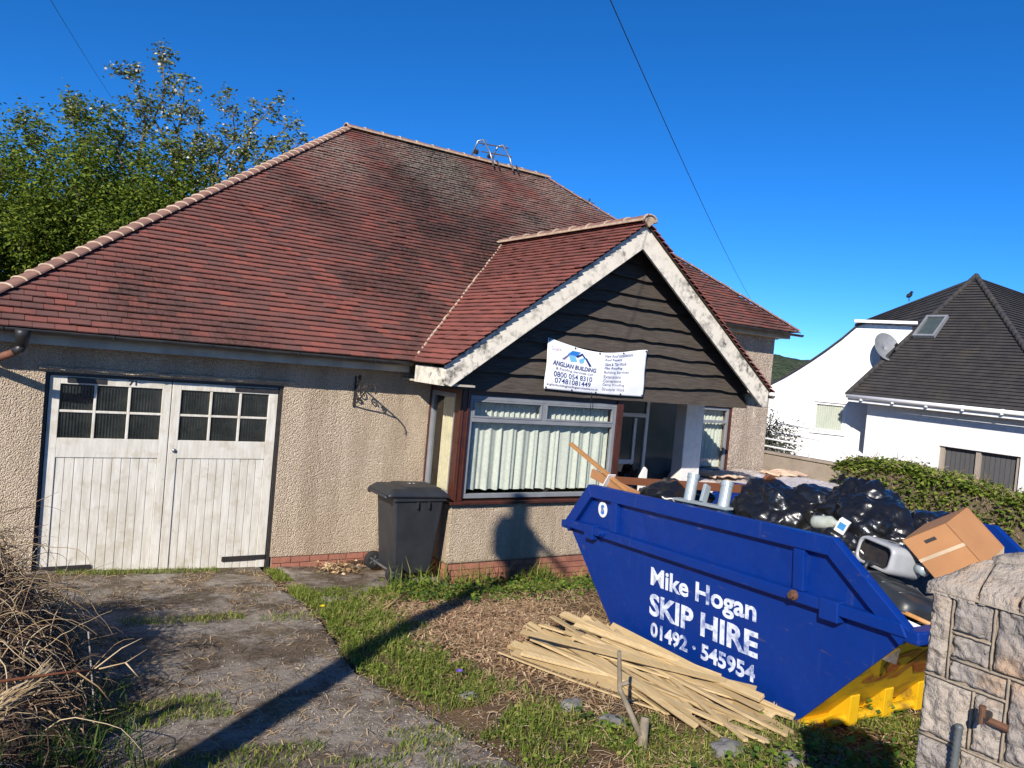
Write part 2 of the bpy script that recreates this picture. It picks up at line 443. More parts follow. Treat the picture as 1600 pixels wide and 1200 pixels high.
M['twig'] = m_leaf('dead_twig', (.09, .055, .035), (.26, .17, .10), (.52, .40, .26), .0, .8)
M['twig_d'] = m_leaf('dark_dead_leaf', (.05, .03, .02), (.10, .06, .04), (.20, .13, .08), .1, .8)
M['rope'] = m_leaf('frayed_stalk', (.30, .2, .1), (.48, .35, .2), (.6, .48, .3), .1, .8)
M['rock'] = simple('grey_rock', (.20, .19, .18), (.13, .125, .12), 9, .9, .7, 30, .02)
M['white_render'] = m_paint('white_render', (.76, .76, .75), (.50, .49, .46), .45, .9)
t = NT('slate_tiles')
n1 = t.noise(3, 5, .7); wv = t.n('ShaderNodeTexWave', wave_type='BANDS', bands_direction='Z', wave_profile='SAW'); wv.inputs['Scale'].default_value = 2.2; t.l(t.pos.outputs['Position'], wv.inputs['Vector'])
c_ = t.mix(t.ramp(n1, (.4, 0.), (.65, 1.)), (.035, .033, .034), (.055, .05, .047))
M['slate'] = t.done(t.mix(t.ramp(t.noise(1.1, 4), (.55, 0.), (.7, .5)), c_, (.085, .072, .05)), .85, t.bump(wv.outputs['Fac'], .8, .04), spec=.3)
M['white_gloss'] = simple('white_plastic', (.80, .80, .80), (.74, .74, .74), 5, .35, .02)
M['grey_board'] = m_wood('grey_boards', (.10, .10, .10), (.075, .075, .078), 'z', .8, .2)
M['post_wood'] = m_wood('weathered_post', (.38, .32, .26), (.28, .24, .2), 'z', .8, .2)
M['conc_wall'] = simple('concrete_block_wall', (.34, .28, .22), (.26, .21, .165), 3, .95, .5, 25, .02)
M['sheet'] = simple('plastic_sheeting', (.56, .53, .52), (.44, .37, .32), 2.2, .25, .5, 12, .05)
M['pink'] = simple('torn_insulation', (.55, .33, .22), (.6, .5, .36), 6, .9, .5, 25, .02)
M['dish'] = simple('satellite_mesh', (.22, .23, .25), (.18, .19, .2), 8, .6, .05)
M['bird'] = simple('black_feather', (.01, .01, .012), rough=.6)
M['cable'] = simple('black_cable', (.012, .012, .014), rough=.6, bump=0)
M['pole'] = m_wood('pole_wood', (.10, .075, .055), (.07, .05, .04), 'z', .85, .1)
t = NT('wooded_hill')
n1 = t.noise(.035, 6, .7); v1 = t.vor(.16)
c_ = t.mix(t.ramp(n1, (.4, 0.), (.6, 1.)), (.055, .075, .045), (.095, .11, .068))  # distance haze put into the colour as a grey-green cast
M['hill'] = t.done(t.mix(t.ramp(v1, (.1, .0), (.6, .6)), c_, (.02, .035, .018)), .95, t.bump(v1, 1., 4.), spec=.05)
M['dandelion'] = simple('dandelion_yellow', (.75, .5, .01), rough=.7, bump=0)
M['violet'] = simple('violet_petal', (.14, .06, .42), rough=.7, bump=0)
M['bottle'] = simple('cloudy_bottle', (.42, .43, .38), (.3, .33, .26), 20, .2, .1)
M['carton_b'] = simple('blue_label', (.06, .30, .62), rough=.5, bump=0)
M['steel'] = simple('aerial_steel', (.30, .31, .33), (.22, .23, .24), 20, .35, .1, metal=.7)
M['hose'] = simple('grey_hose', (.10, .11, .11), (.07, .08, .08), 20, .5, .1)
# ------------------------------------------------------------------ ground
def terr(x, y):
    z = -0.055 * max(y, -12.0) if y < 0 else 0.0
    z -= 0.047 * min(max(x, 0.0), 7.0) * sstep(-3.4, -.6, y)
    z -= 0.05 * max(0.0, min(x, 60) - 15.0) * sstep(15, 30, x)
    if x < -0.1: z += 0.10 * min(-0.1 - x, 3.0) * sstep(0, 1, -0.1 - x) * sstep(0.5, -1.5, y)
    return z
def drive_edge(y):
    ys = [0.0, -2.0, -3.75, -4.6, -5.35, -8.0, -12.0]; xs = [2.25, 2.15, 1.87, 2.02, 2.12, 2.6, 3.4]
    for i in range(len(ys) - 1):
        if y >= ys[i + 1]:
            t_ = (ys[i] - y) / (ys[i] - ys[i + 1]); return xs[i] + (xs[i + 1] - xs[i]) * max(0, t_)
    return xs[-1]
def on_drive(x, y): return -.35 < x < drive_edge(y) and y < .3
def on_path(x, y): return 2.2 < x < 4.2 and y > -1.0 - .55 * sstep(3.4, 2.3, x)
def gz(x, y):
    z = terr(x, y)
    if -4 < x < 13 and -10 < y < 2:
        if on_drive(x, y) or on_path(x, y): return z - .03
        z += .045 * nz(x * 1.1, y * 1.1) + .02 * nz(x * 4, y * 4, 3.)
        d = x - drive_edge(y)
        if 0 < d < .25: z -= .03 * (1 - d / .25)
        if y > -1.6 and x > 4: z -= .04
    return z
def axis(a, b, c, d, fine, far):
    out = [a]; st = far
    v = a
    while v < b: v += max(fine, (b - v) * .25); out.append(min(v, b))
    n = int((c - b) / fine); out += [b + (i + 1) * (c - b) / n for i in range(n)]
    v = c
    while v < d: v += max(fine, (v - c) * .3 + fine); out.append(min(v, d))
    return out
xs = axis(-400, -2.5, 9, 1500, .085, 50); ys = axis(-300, -8, 0.5, 1500, .085, 50)
V = [(x, y, gz(x, y)) for y in ys for x in xs]
nx = len(xs)
Fq = [(j * nx + i, j * nx + i + 1, (j + 1) * nx + i + 1, (j + 1) * nx + i) for j in range(len(ys) - 1) for i in range(nx - 1)]
g = npmesh('ground', V, Fq, M['soil'], None, True); tag(g, 'bare brown soil strewn with dry stalks around the bungalow', kind='structure')

mb = MB()
def drv(u, v):
    y = .07 - v * 12.0; x0 = -.35; x = x0 + (drive_edge(y) + .05 * nz(y * 1.6, 1.) + .03 * nz(y * 5, 2.) - x0) * u
    return (x, y, terr(x, y) + .012 + .008 * nz(x * 1.5, y * 1.5, 5.) - (.06 if u == 1 or u == 0 else 0))
mb.grid(drv, 40, 140)
tag(mb.build('driveway', M['concrete'], None, True), 'worn mossy concrete drive sloping down to the garage doors', kind='structure')
mb = MB()
def pth(u, v):
    x = 2.30 + 1.85 * u; y1 = -1.0 - .8 * sstep(3.4, 2.35, x) + .06 * nz(x * 3, 2.); y = .0 + (y1) * v
    return (x, y, terr(x, y) + .03 + .006 * nz(x * 2, y * 2, 4.) - (.07 if v == 1 or u == 1 or u == 0 else 0))
mb.grid(pth, 24, 24)
tag(mb.build('path', M['concrete'], None, True), 'concrete path slab under the wheelie bin', kind='structure')

# far wooded hill
mb = MB()
def hl(u, v):
    x = 300 + 1300 * u; y = 1150 - 950 * u
    px = x + 420 * v * .6; py = y + 420 * v * .8
    h = (66 + 26 * nz(u * 5, 0.3) + 8 * nz(u * 22, 2.)) * math.sin(min(1, v * 1.4) * math.pi / 2) ** .8 + (3.0 * nz(u * 160, v * 60) if v > 0 else 0)
    return (px, py, -6 + h)
mb.grid(hl, 220, 24)
tag(mb.build('hills', M['hill'], None, True), 'distant wooded green hillside beyond the houses', kind='structure')

# ------------------------------------------------------------------ bungalow
H = thing('bungalow', (6, 0, 0), 'pebbledashed bungalow with red tiled hip roof, garage doors and boarded front gable', 'house')
T = math.tan(0.6407); CP, SP = math.cos(0.6407), math.sin(0.6407)
YE, ZE = -.4, 2.4228
XR0, XR1, ZR = 4.5842, 9.0083, 6.484
YR = YE + (ZR - ZE) / T
XA, ZA, YG, GW = 6.43, 4.45, -1.19, 2.74
GT = (ZA - 2.42) / GW
YWE = 1.22; ZWE = ZE + (YWE - YE) * T
XL = XR0 - (YR - YE); XRT = XR1 + (YR - YWE); YB = 2 * YR - YE

# walls
mb = MB()
mb.boxp((-.46, 0, -.4), (-.04, .25, 2.42)); mb.boxp((-.04, 0, 2.0), (2.29, .25, 2.42)); mb.boxp((2.29, 0, .035), (4.16, .25, 2.42))
mb.boxp((-.46, .25, -.4), (-.2, 10.0, 2.42)); mb.boxp((-.2, 9.75, -.4), (12.65, 10.0, 2.42))
mb.build('front_wall', M['pebble'], H)
mb = MB(); mb.boxp((4.13, -.8, .04), (6.66, -.62, .765)); mb.boxp((4.13, -.62, .04), (4.29, 0, .765))
mb.build('bay_wall', M['pebble'], H, bevel=.03)
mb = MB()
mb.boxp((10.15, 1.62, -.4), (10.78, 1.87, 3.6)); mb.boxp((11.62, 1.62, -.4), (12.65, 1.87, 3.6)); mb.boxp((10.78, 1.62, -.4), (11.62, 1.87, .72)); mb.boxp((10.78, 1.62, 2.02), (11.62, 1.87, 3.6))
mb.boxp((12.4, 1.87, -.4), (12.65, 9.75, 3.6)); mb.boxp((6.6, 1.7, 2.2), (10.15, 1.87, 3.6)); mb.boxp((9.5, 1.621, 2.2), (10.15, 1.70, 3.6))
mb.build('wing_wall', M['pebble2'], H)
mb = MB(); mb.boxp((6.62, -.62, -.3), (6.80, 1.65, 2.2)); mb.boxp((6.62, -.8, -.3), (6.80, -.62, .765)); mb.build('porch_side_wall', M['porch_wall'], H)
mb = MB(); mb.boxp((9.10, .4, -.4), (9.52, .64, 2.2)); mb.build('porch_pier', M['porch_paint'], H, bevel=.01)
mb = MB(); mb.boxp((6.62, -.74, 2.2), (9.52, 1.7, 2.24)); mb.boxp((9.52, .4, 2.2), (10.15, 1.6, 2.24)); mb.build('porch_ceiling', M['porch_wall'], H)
mb = MB(); mb.boxp((6.66, -.8, -.4), (10.15, 1.62, .02)); mb.build('porch_floor', M['concrete'], H)
# lintel drip band over the garage
mb = MB()
mb.grid(lambda u, v: (-.1 + 2.5 * u, -.035 * (1 if 0 < v < 1 else 0) - .012 * abs(nz(u * 30, v * 3)) * (1 if 0 < v < 1 else 0) - .002, 2.015 + .05 * v + .02 * nz(u * 14, 4.)), 90, 4)
mb.build('lintel_drip', M['pebble'], H)
# interior box that keeps rooms dark
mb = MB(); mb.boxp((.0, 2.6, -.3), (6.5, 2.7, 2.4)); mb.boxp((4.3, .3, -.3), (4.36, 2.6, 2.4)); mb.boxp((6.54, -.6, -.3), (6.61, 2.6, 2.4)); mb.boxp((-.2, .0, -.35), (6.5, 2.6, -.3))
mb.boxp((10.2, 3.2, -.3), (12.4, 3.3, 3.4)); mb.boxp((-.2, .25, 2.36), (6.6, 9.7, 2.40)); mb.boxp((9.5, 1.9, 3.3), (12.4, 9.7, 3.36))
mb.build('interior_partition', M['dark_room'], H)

# brick plinth
pl = MB(); pl.boxp((2.31, .02, -.35), (4.2, .2, .034)); pl.boxp((4.165, -.765, -.45), (6.65, -.6, .036)); pl.boxp((4.165, -.6, -.45), (4.3, .02, .036))
plinth = pl.build('plinth', M['brick_joint'], H)
bme = None
def brick_at(p, rz, ln=.215):
    global bme
    if bme is None:
        b = MB(); b.box((0, 0, 0), (.215, .05, .065)); b.v = [(x + .002 * nz(x * 40, z * 40), y, z + .0015 * nz(x * 31, 5)) for x, y, z in b.v]
        bme = bpy.data.meshes.new('brick'); bme.from_pydata(b.v, [], b.f); bme.materials.append(M['brick'])
    o = bpy.data.objects.new('brick', bme); COL.objects.link(o); o.parent = plinth
    o.location = p; o.rotation_euler = (rnd.uniform(-.01, .01), rnd.uniform(-.006, .006), rz); o.scale = (ln / .215, 1, 1)
def brick_run(x0, x1, y, ztop, rows, rz=0):
    for r in range(rows):
        a = x0 - (.1125 if r % 2 else 0)
        while a < x1:
            b0, b1 = max(a, x0), min(a + .215, x1)
            if b1 - b0 > .03:
                m_ = (b0 + b1) / 2; z = ztop - .0375 - r * .075
                brick_at((m_, y + rnd.uniform(-.003, .003), z) if rz == 0 else (y + rnd.uniform(-.003, .003), m_, z), rz, b1 - b0)
            a += .225
brick_run(2.31, 4.14, .028, .030, 4)
brick_run(4.15, 6.64, -.76, .034, 5)
brick_run(-.735, -.01, 4.17, .034, 5, math.pi / 2)
for nm, c in (('air_brick', (3.32, -.012, -.10)), ('air_brick', (5.50, -.80, -.16))):
    b = MB(); b.box(c, (.22, .03, .075))
    ab = b.build(nm, M['rust'], H)
    b = MB()
    for i in range(6): b.box((c[0] - .085 + i * .034, c[1] - .017, c[2]), (.012, .006, .06))
    b.build('vent_slot', M['black_metal'], ab)

# ---- garage doors
def garage_leaf(x0, x1, wx0, wx1, nplank, hinge_side):
    yf = .06; zb, zt = -.09, 1.965
    root = MB(); root.boxp((x0 + .01, yf + .02, zb), (x1 - .01, yf + .04, 1.33)); leaf = root.build('garage_door', M['white_paint'], H)
    def sp(nm, a, b, mat='white_paint', bev=.004):
        q = MB(); q.boxp(a, b); return q.build(nm, M[mat], leaf, bevel=bev)
    sp('stile', (x0, yf, zb), (wx0 - .0, yf + .045, zt)); sp('stile', (wx1, yf, zb), (x1, yf + .045, zt))
    sp('top_rail', (wx0, yf + .001, 1.885), (wx1, yf + .044, zt)); sp('mid_rail', (wx0, yf + .001, 1.15), (wx1, yf + .044, 1.345))
    pw = (wx1 - wx0) / nplank
    for i in range(nplank):
        q = MB(); q.boxp((wx0 + i * pw + .0025, yf + .010 + rnd.uniform(0, .003), zb + rnd.uniform(0, .015)), (wx0 + (i + 1) * pw - .0025, yf + .028, 1.149)); q.build('plank', M['white_paint'], leaf, bevel=.003)
    cw = (wx1 - wx0) / 3; rh = (1.885 - 1.345) / 2
    for i in range(3):
        for j in range(2):
            q = MB(); q.boxp((wx0 + i * cw + .004, yf + .024, 1.345 + j * rh + .004), (wx0 + (i + 1) * cw - .004, yf + .030, 1.345 + (j + 1) * rh - .004)); q.build('pane', M['rib_glass'], leaf)
    for i in (1, 2): sp('glazing_bar', (wx0 + i * cw - .013, yf + .006, 1.346), (wx0 + i * cw + .013, yf + .038, 1.884))
    for i in range(3): sp('glazing_bar', (wx0 + i * cw + (.013 if i else 0), yf + .008, 1.345 + rh - .012), (wx0 + (i + 1) * cw - (.013 if i < 2 else 0), yf + .036, 1.345 + rh + .012))
    hx = (x0, x0 + .48) if hinge_side < 0 else (x1 - .48, x1)
    q = MB(); q.boxp((hx[0], yf - .008, .00), (hx[1], yf - .001, .055)); q.build('hinge_strap', M['black_metal'], leaf, bevel=.003)
    q = MB(); q.boxp((hx[0] + (.15 if hinge_side < 0 else 0), yf - .008, 1.90), (hx[1] + (0.02 if hinge_side < 0 else 0), yf - .001, 1.955)); q.build('hinge_strap', M['black_metal'], leaf, bevel=.003)
    return leaf
gl1 = garage_leaf(.0, 1.117, .095, 1.03, 11, -1)
gl2 = garage_leaf(1.125, 2.245, 1.215, 2.145, 11, 1)
q = MB(); q.lathe([(.018, -.012), (.022, 0)], (1.185, .055, 1.235), 14, 'Y'); q.build('lock', M['steel'], gl2, True)
mb = MB(); mb.boxp((-.04, .03, -.2), (-.008, .14, 2.0)); mb.boxp((2.253, .03, -.2), (2.29, .14, 2.0)); mb.boxp((-.008, .03, 1.972), (2.253, .14, 2.0)); mb.build('garage_frame', M['black_metal'], H)

def text_geo(body, bold=0.0, shear=0.0, spacing=1.0):
    cu = bpy.data.curves.new('txt', 'FONT'); cu.body = body; cu.offset = bold; cu.shear = shear; cu.space_character = spacing; cu.resolution_u = 3
    o = bpy.data.objects.new('txt', cu); COL.objects.link(o)
    dg = bpy.context.evaluated_depsgraph_get(); dg.update()
    me = bpy.data.meshes.new_from_object(o.evaluated_get(dg))
    vv = [v.co.copy() for v in me.vertices]; ff = [tuple(p.vertices) for p in me.polygons]
    COL.objects.unlink(o); bpy.data.objects.remove(o); bpy.data.curves.remove(cu); bpy.data.meshes.remove(me)
    x0 = min(v.x for v in vv); x1 = max(v.x for v in vv); y0 = min(v.y for v in vv); y1 = max(v.y for v in vv)
    return [((v.x - x0) / (x1 - x0), (v.y - y0) / (y1 - y0)) for v in vv], ff
def text_on(name, body, fn, mat, parent, **kw):
    """fn maps unit text coordinates to a point on the surface that carries the print"""
    vv, ff = text_geo(body, **kw)
    me = bpy.data.meshes.new(name); me.from_pydata([fn(a, b) for a, b in vv], [], ff); me.update()
    return link(name, me, mat, parent)
text_on('door_number', '71', lambda a, b: (.70 + .075 * a, .0555, 1.905 + .05 * b), M['black_metal'], gl1, bold=.02)

# ---- roof: tile planes
GA = .1; TWD = .18
tile_recs = []          # (matrix, full) for whole tiles on the near slope
def clip(poly, a, b, c):
    out = []
    for i in range(len(poly)):
        p, q = poly[i], poly[(i + 1) % len(poly)]
        dp = a * p[0] + b * p[1] - c; dq = a * q[0] + b * q[1] - c
        if dp >= 0: out.append(p)
        if dp * dq < 0:
            t_ = dp / (dp - dq); out.append((p[0] + (q[0] - p[0]) * t_, p[1] + (q[1] - p[1]) * t_))
    return out
def tiles(mbd, O, u, v, umin, umax, vmax, planes, keep, collect=None, seed=0):
    O = Vector(O); u = Vector(u); v = Vector(v); n = u.cross(v)
    R = random.Random(seed); rows = int(vmax / GA) + 1
    for r in range(rows):
        v0 = r * GA; v1 = v0 + GA * 1.12
        off = (r % 2) * TWD / 2 + R.uniform(-.02, .02)
        k = int(math.floor((umin - off) / TWD)) - 1
        while k * TWD + off < umax:
            a = k * TWD + off; k += 1
            poly = [(a + .002, v0), (a + TWD - .002, v0), (a + TWD - .002, v1), (a + .002, v1)]
            full = True
            for pl_ in planes:
                p2 = clip(poly, *pl_)
                if len(p2) != len(poly) or any(abs(x[0] - y[0]) + abs(x[1] - y[1]) > 1e-9 for x, y in zip(p2, poly)): full = False
                poly = p2
                if len(poly) < 3: break
            if len(poly) < 3: continue
            ca = sum(p[0] for p in poly) / len(poly); cb = sum(p[1] for p in poly) / len(poly)
            P = O + u * ca + v * cb
            if not keep(P): continue
            lift = R.uniform(-.003, .004); tl = R.uniform(-.003, .003)
            if R.random() < .03: lift += .006
            if full and collect is not None:
                collect.append((a + TWD / 2, v0, lift, R.uniform(-.012, .012), P)); 
                continue
            h = lambda p: .036 - (p[1] - v0) / GA * .022 + lift + tl * (p[0] - a) / TWD
            top = [O + u * p[0] + v * p[1] + n * h(p) for p in poly]; bot = [q_ - n * .013 for q_ in top]
            m_ = len(poly)
            fs = [tuple(range(m_))] + [(i, i + m_, (i + 1) % m_ + m_, (i + 1) % m_) for i in range(m_)]
            mbd.add(top + bot, fs)
def zmain(y): return ZE + (y - YE) * T
def zgab(x): return ZA - abs(x - XA) * GT
# underlay
mb = MB()
dn = Vector((0, SP, -CP)) * .015
mb.add([(XL, YE, ZE - .012), (4.0, YE, ZE - .012), (4.9, zgab(4.9) and (YE + (zgab(4.9) - ZE) / T), zgab(4.9) - .012), (XA, YE + (ZA - ZE) / T, ZA - .012), (XA + 1.07, YWE, ZWE - .012), (XRT, YWE, ZWE - .012), (XR1, YR, ZR - .012), (XR0, YR, ZR - .012)], [(0, 1, 2, 3, 7), (3, 4, 5, 6, 7)])
mb.add([(XL, YE, ZE - .012), (XR0, YR, ZR - .012), (XL, YB, ZE - .012)], [(0, 1, 2)])
mb.add([(XRT, YWE, ZWE - .012), (XR1, YR, ZR - .012), (XRT, 2 * YR - YWE, ZWE - .012)], [(0, 2, 1)])
mb.add([(XL, YB, ZE - .012), (XR0, YR, ZR - .012), (XR1, YR, ZR - .012), (XRT, 2 * YR - YWE, ZWE - .012), (XRT - 1.62, YB, ZE - .012)], [(0, 1, 2, 3, 4)])
mb.add([(XA - GW, YG, 2.41), (XA, YG, ZA - .012), (XA, 2.5, ZA - .012), (XA - GW, YE, 2.41)], [(0, 1, 2, 3)])
mb.add([(XA + GW, YG, 2.41), (XA, YG, ZA - .012), (XA, 2.5, ZA - .012), (XA + 1.0, 1.62, ZA - .75), (XA + GW, 1.62, 2.41)], [(0, 4, 3, 2, 1)])
roof = mb.build('roof', M['tile_dark'], H, solid=.02)
# tiled slopes
sl_main = MB(); near = []
hl_ = (YR - YE) / CP
tiles(sl_main, (0, YE - .05 * CP, ZE - .05 * SP), (1, 0, 0), (0, CP, SP), XL, XRT, hl_ + .03,
      [(1, -CP, XL + .02), (-1, -CP, -(XRT + (YWE - YE) - .02))],
      lambda P: (P.y > YWE - .05 or P.x < 6.43) and not (3.2 < P.x < 9.6 and P.z < zgab(P.x) - .05) and (P.x < 3.78 or P.y > YE + .05) and not (P.x > XRT + .03), near, 3)
def basis(u, v):
    u = Vector(u); v = Vector(v); n = u.cross(v)
    return Matrix(((u.x, v.x, n.x, 0), (u.y, v.y, n.y, 0), (u.z, v.z, n.z, 0), (0, 0, 0, 1)))
near.sort(key=lambda r_: (r_[4] - CAM_POS).length + (100 if r_[4].x < -.75 else 0))
tq = MB(); tq.add([(-TWD / 2 + .002, 0, .038), (TWD / 2 - .002, 0, .038), (TWD / 2 - .002, GA * 1.12, .0116), (-TWD / 2 + .002, GA * 1.12, .0116), (-TWD / 2 + .002, 0, .025), (TWD / 2 - .002, 0, .025), (TWD / 2 - .002, GA * 1.12, -.0014), (-TWD / 2 + .002, GA * 1.12, -.0014)],
                  [(0, 1, 2, 3), (0, 4, 5, 1), (1, 5, 6, 2), (2, 6, 7, 3), (3, 7, 4, 0)])
tme = bpy.data.meshes.new('tile'); tme.from_pydata(tq.v, [], tq.f); tme.materials.append(M['tile'])
Bm = basis((1, 0, 0), (0, CP, SP)); O_ = Vector((0, YE - .05 * CP, ZE - .05 * SP))
for i, (a, v0, lift, tw, P) in enumerate(near):
    m_ = Matrix.Translation(O_ + Vector((a, 0, 0)) + Vector((0, CP, SP)) * v0 + Vector((0, -SP, CP)) * lift) @ Bm @ Matrix.Rotation(tw, 4, 'Z')
    if i < 290:
        o = bpy.data.objects.new('tile', tme); COL.objects.link(o); o.parent = roof; o.matrix_basis = m_
    else:
        sl_main.add([m_ @ Vector(p) for p in tq.v], tq.f)
tag(sl_main.build('tile_field', M['tile'], roof), kind='stuff')
sl2 = MB()
tiles(sl2, (XL - .05 * CP, 0, ZE - .05 * SP), (0, -1, 0), (CP, 0, SP), -YB, -YE, hl_ + .03, [(1, -CP, -YB), (-1, -CP, YE)], lambda P: True, None, 5)
wl = (XRT - XR1) / CP
tiles(sl2, (XRT + .05 * CP, 0, ZWE - .05 * SP), (0, 1, 0), (-CP, 0, SP), YWE, 2 * YR - YWE, wl + .03, [(1, -CP, YWE), (-1, -CP, -(2 * YR - YWE))], lambda P: True, None, 6)
tiles(sl2, (0, YB + .05 * CP, ZE - .05 * SP), (-1, 0, 0), (0, -CP, SP), -XRT, -XL, hl_ + .03, [(1, -CP, -(XRT + 1.62)), (-1, -CP, XL)], lambda P: P.x < XRT, None, 7)
tag(sl2.build('tile_field', M['tile'], roof), kind='stuff')
# gable slopes
gp = math.atan(GT); gc, gs = math.cos(gp), math.sin(gp)
sl3 = MB()
tiles(sl3, (XA - GW - .05 * gc, 0, 2.42 - .05 * gs), (0, -1, 0), (gc, 0, gs), -3.0, 1.225, GW / gc + .05, [(-1, 0, -1.225)], lambda P: P.z > zmain(P.y) - .03, None, 8)
tiles(sl3, (XA + GW + .05 * gc, 0, 2.42 - .05 * gs), (0, 1, 0), (-gc, 0, gs), -1.225, 3.0, GW / gc + .05, [(1, 0, -1.225)], lambda P: (P.y < 1.62 or P.x < 7.6) and (P.y < 1.2 or P.z > zmain(P.y) - .03 or P.z < 3.5), None, 9)
tag(sl3.build('gable_tile_field', M['tile_new'], roof), kind='stuff')

# ridge and hip tiles
def ridge_run(p, q, step, rad, mat, drop=.0, flat=.62):
    p = Vector(p); q = Vector(q); d = (q - p); L = d.length; d.normalize(); n = int(L / step)
    s = d.cross(Vector((0, 0, 1))).normalized(); uv = s.cross(d)
    mt = MB(); key = (round(step, 3), round(rad, 3)); 
    b = MB(); k = 9
    P = []
    for e, (l0, rr) in enumerate(((0, rad * 1.08), (step * 1.04, rad * .96))):
        for i in range(k):
            t_ = math.pi * i / (k - 1); P.append((rr * math.cos(t_), l0, rr * flat * math.sin(t_)))
    for e, (l0, rr) in enumerate(((0, rad * 1.08 - .018), (step * 1.04, rad * .96 - .018))):
        for i in range(k):
            t_ = math.pi * i / (k - 1); P.append((rr * math.cos(t_), l0, rr * flat * math.sin(t_)))
    fs = [(i, i + 1, k + i + 1, k + i) for i in range(k - 1)] + [(2 * k + i + 1, 2 * k + i, 3 * k + i, 3 * k + i + 1) for i in range(k - 1)] + [(i + 1, i, 2 * k + i, 2 * k + i + 1) for i in range(k - 1)] + [(0, k, 3 * k, 2 * k), (k - 1, 3 * k - 1, 4 * k - 1, 2 * k - 1)]
    me = bpy.data.meshes.new('ridge_tile'); me.from_pydata(P, [], fs); me.materials.append(mat)
    B = Matrix(((s.x, d.x, uv.x, 0), (s.y, d.y, uv.y, 0), (s.z, d.z, uv.z, 0), (0, 0, 0, 1)))
    for i in range(n):
        o = bpy.data.objects.new('ridge_tile', me); COL.objects.link(o); o.parent = roof
        c = p + d * (i * L / n) + uv * drop
        o.matrix_basis = Matrix.Translation(c + uv * rnd.uniform(-.004, .006)) @ B @ Matrix.Rotation(rnd.uniform(-.03, .03), 4, 'Y') @ Matrix.Rotation(rnd.uniform(-.012, .012), 4, 'Z')
        for sd in ((-1, 1) if flat > .5 else ()):       # mortar fillet at each joint and along the bed
            mt.box(c + d * (.5 * L / n) + s * sd * rad * 1.04 + uv * (.0), (.03, L / n * 1.0, .03), B.to_3x3())
        seg = []
        for i2 in range(7):
            t_ = math.pi * i2 / 6; seg.append(c + s * (rad * 1.045 * math.cos(t_)) + uv * (rad * 1.045 * flat * math.sin(t_)) - d * .004)
        mt.tube(seg, .013, 5)
    mt.build('mortar', M['mortar'], roof)
ridge_run((XR0 - .05, YR, ZR + .005), (XR1 + .05, YR, ZR + .005), .33, .105, M['ridge'], .02)
ridge_run((XL, YE, ZE + .02), (XR0, YR, ZR + .02), .175, .086, M['ridge'], .002, .42)
ridge_run((XRT, YWE, ZWE + .02), (XR1, YR, ZR + .02), .22, .085, M['ridge'], .0, .42)
q = MB(); q.prism([(XA + .10 * math.cos(math.pi * i / 10), YG - .045, ZA + .025 + .066 * math.sin(math.pi * i / 10)) for i in range(11)] + [(XA, YG - .045, ZA - .06)], (0, .06, 0)); q.build('mortar', M['mortar'], roof)
ridge_run((XA, YG - .05, ZA + .01), (XA, YE + (ZA - ZE) / T + .03, ZA + .01), .36, .108, M['ridge'], .012, .68)
# valley mortar
mb = MB(); pv = [Vector((x, YE + (zgab(x) - ZE) / T, zgab(x) + .02)) for x in [3.72 + i * .09 for i in range(31)]]
mb.tube([p + Vector((rnd.uniform(-.01, .01), 0, rnd.uniform(-.008, .008))) for p in pv], .022, 6); mb.build('valley_mortar', M['mortar'], roof)

# barge boards, eave boards
def zb_(x, off): return ZA - off - abs(x - XA) * GT
for sx in (-1, 1):
    xf = XA + sx * (GW - .02)
    mb = MB()
    xe = XA + sx * .001
    mb.prism([(xe, YG + .03, zb_(xe, .02)), (xf, YG + .03, zb_(xf, .02)), (xf, YG + .03, zb_(xf, .02) - .225), (xf - sx * .07, YG + .03, zb_(xf, .02) - .245), (XA + sx * (GW - .11), YG + .03, zb_(XA + sx * (GW - .11), .335)), (xe, YG + .03, zb_(xe, .335))], (0, .04, 0))
    mb.build('bargeboard', M['cream'], H, bevel=.004)
mb = MB(); mb.boxp((3.70, YG + .07, 2.17), (3.73, YE - .02, 2.37)); mb.build('gable_fascia', M['cream'], H)
mb = MB(); mb.boxp((3.73, YG + .07, 2.172), (4.13, -.02, 2.195)); mb.build('gable_soffit', M['fascia'], H)
mb = MB(); mb.boxp((XL + .14, YE + .14, 2.265), (3.699, YE + .17, 2.41)); mb.build('eave_fascia', M['fascia'], H)
mb = MB(); mb.boxp((XL + .14, YE + .17, 2.285), (3.699, .0, 2.305)); mb.build('eave_soffit', M['fascia'], H)
mb = MB(); mb.boxp((9.1, YWE + .14, ZWE - .15), (XRT - .08, YWE + .17, ZWE + .03)); mb.boxp((XRT - .08, YWE + .14, ZWE - .15), (XRT - .05, 9.4, ZWE - .02)); mb.build('eave_fascia', M['fascia'], H)
mb = MB(); mb.boxp((9.1, YWE + .17, ZWE - .148), (XRT - .08, 1.62, ZWE - .13)); mb.boxp((12.65, 1.62, ZWE - .17), (XRT - .08, 9.4, ZWE - .15)); mb.build('eave_soffit', M['fascia'], H)
mb = MB(); mb.boxp((9.15, YG + .07, 2.17), (9.18, 1.6, 2.37)); mb.build('gable_fascia', M['cream'], H)
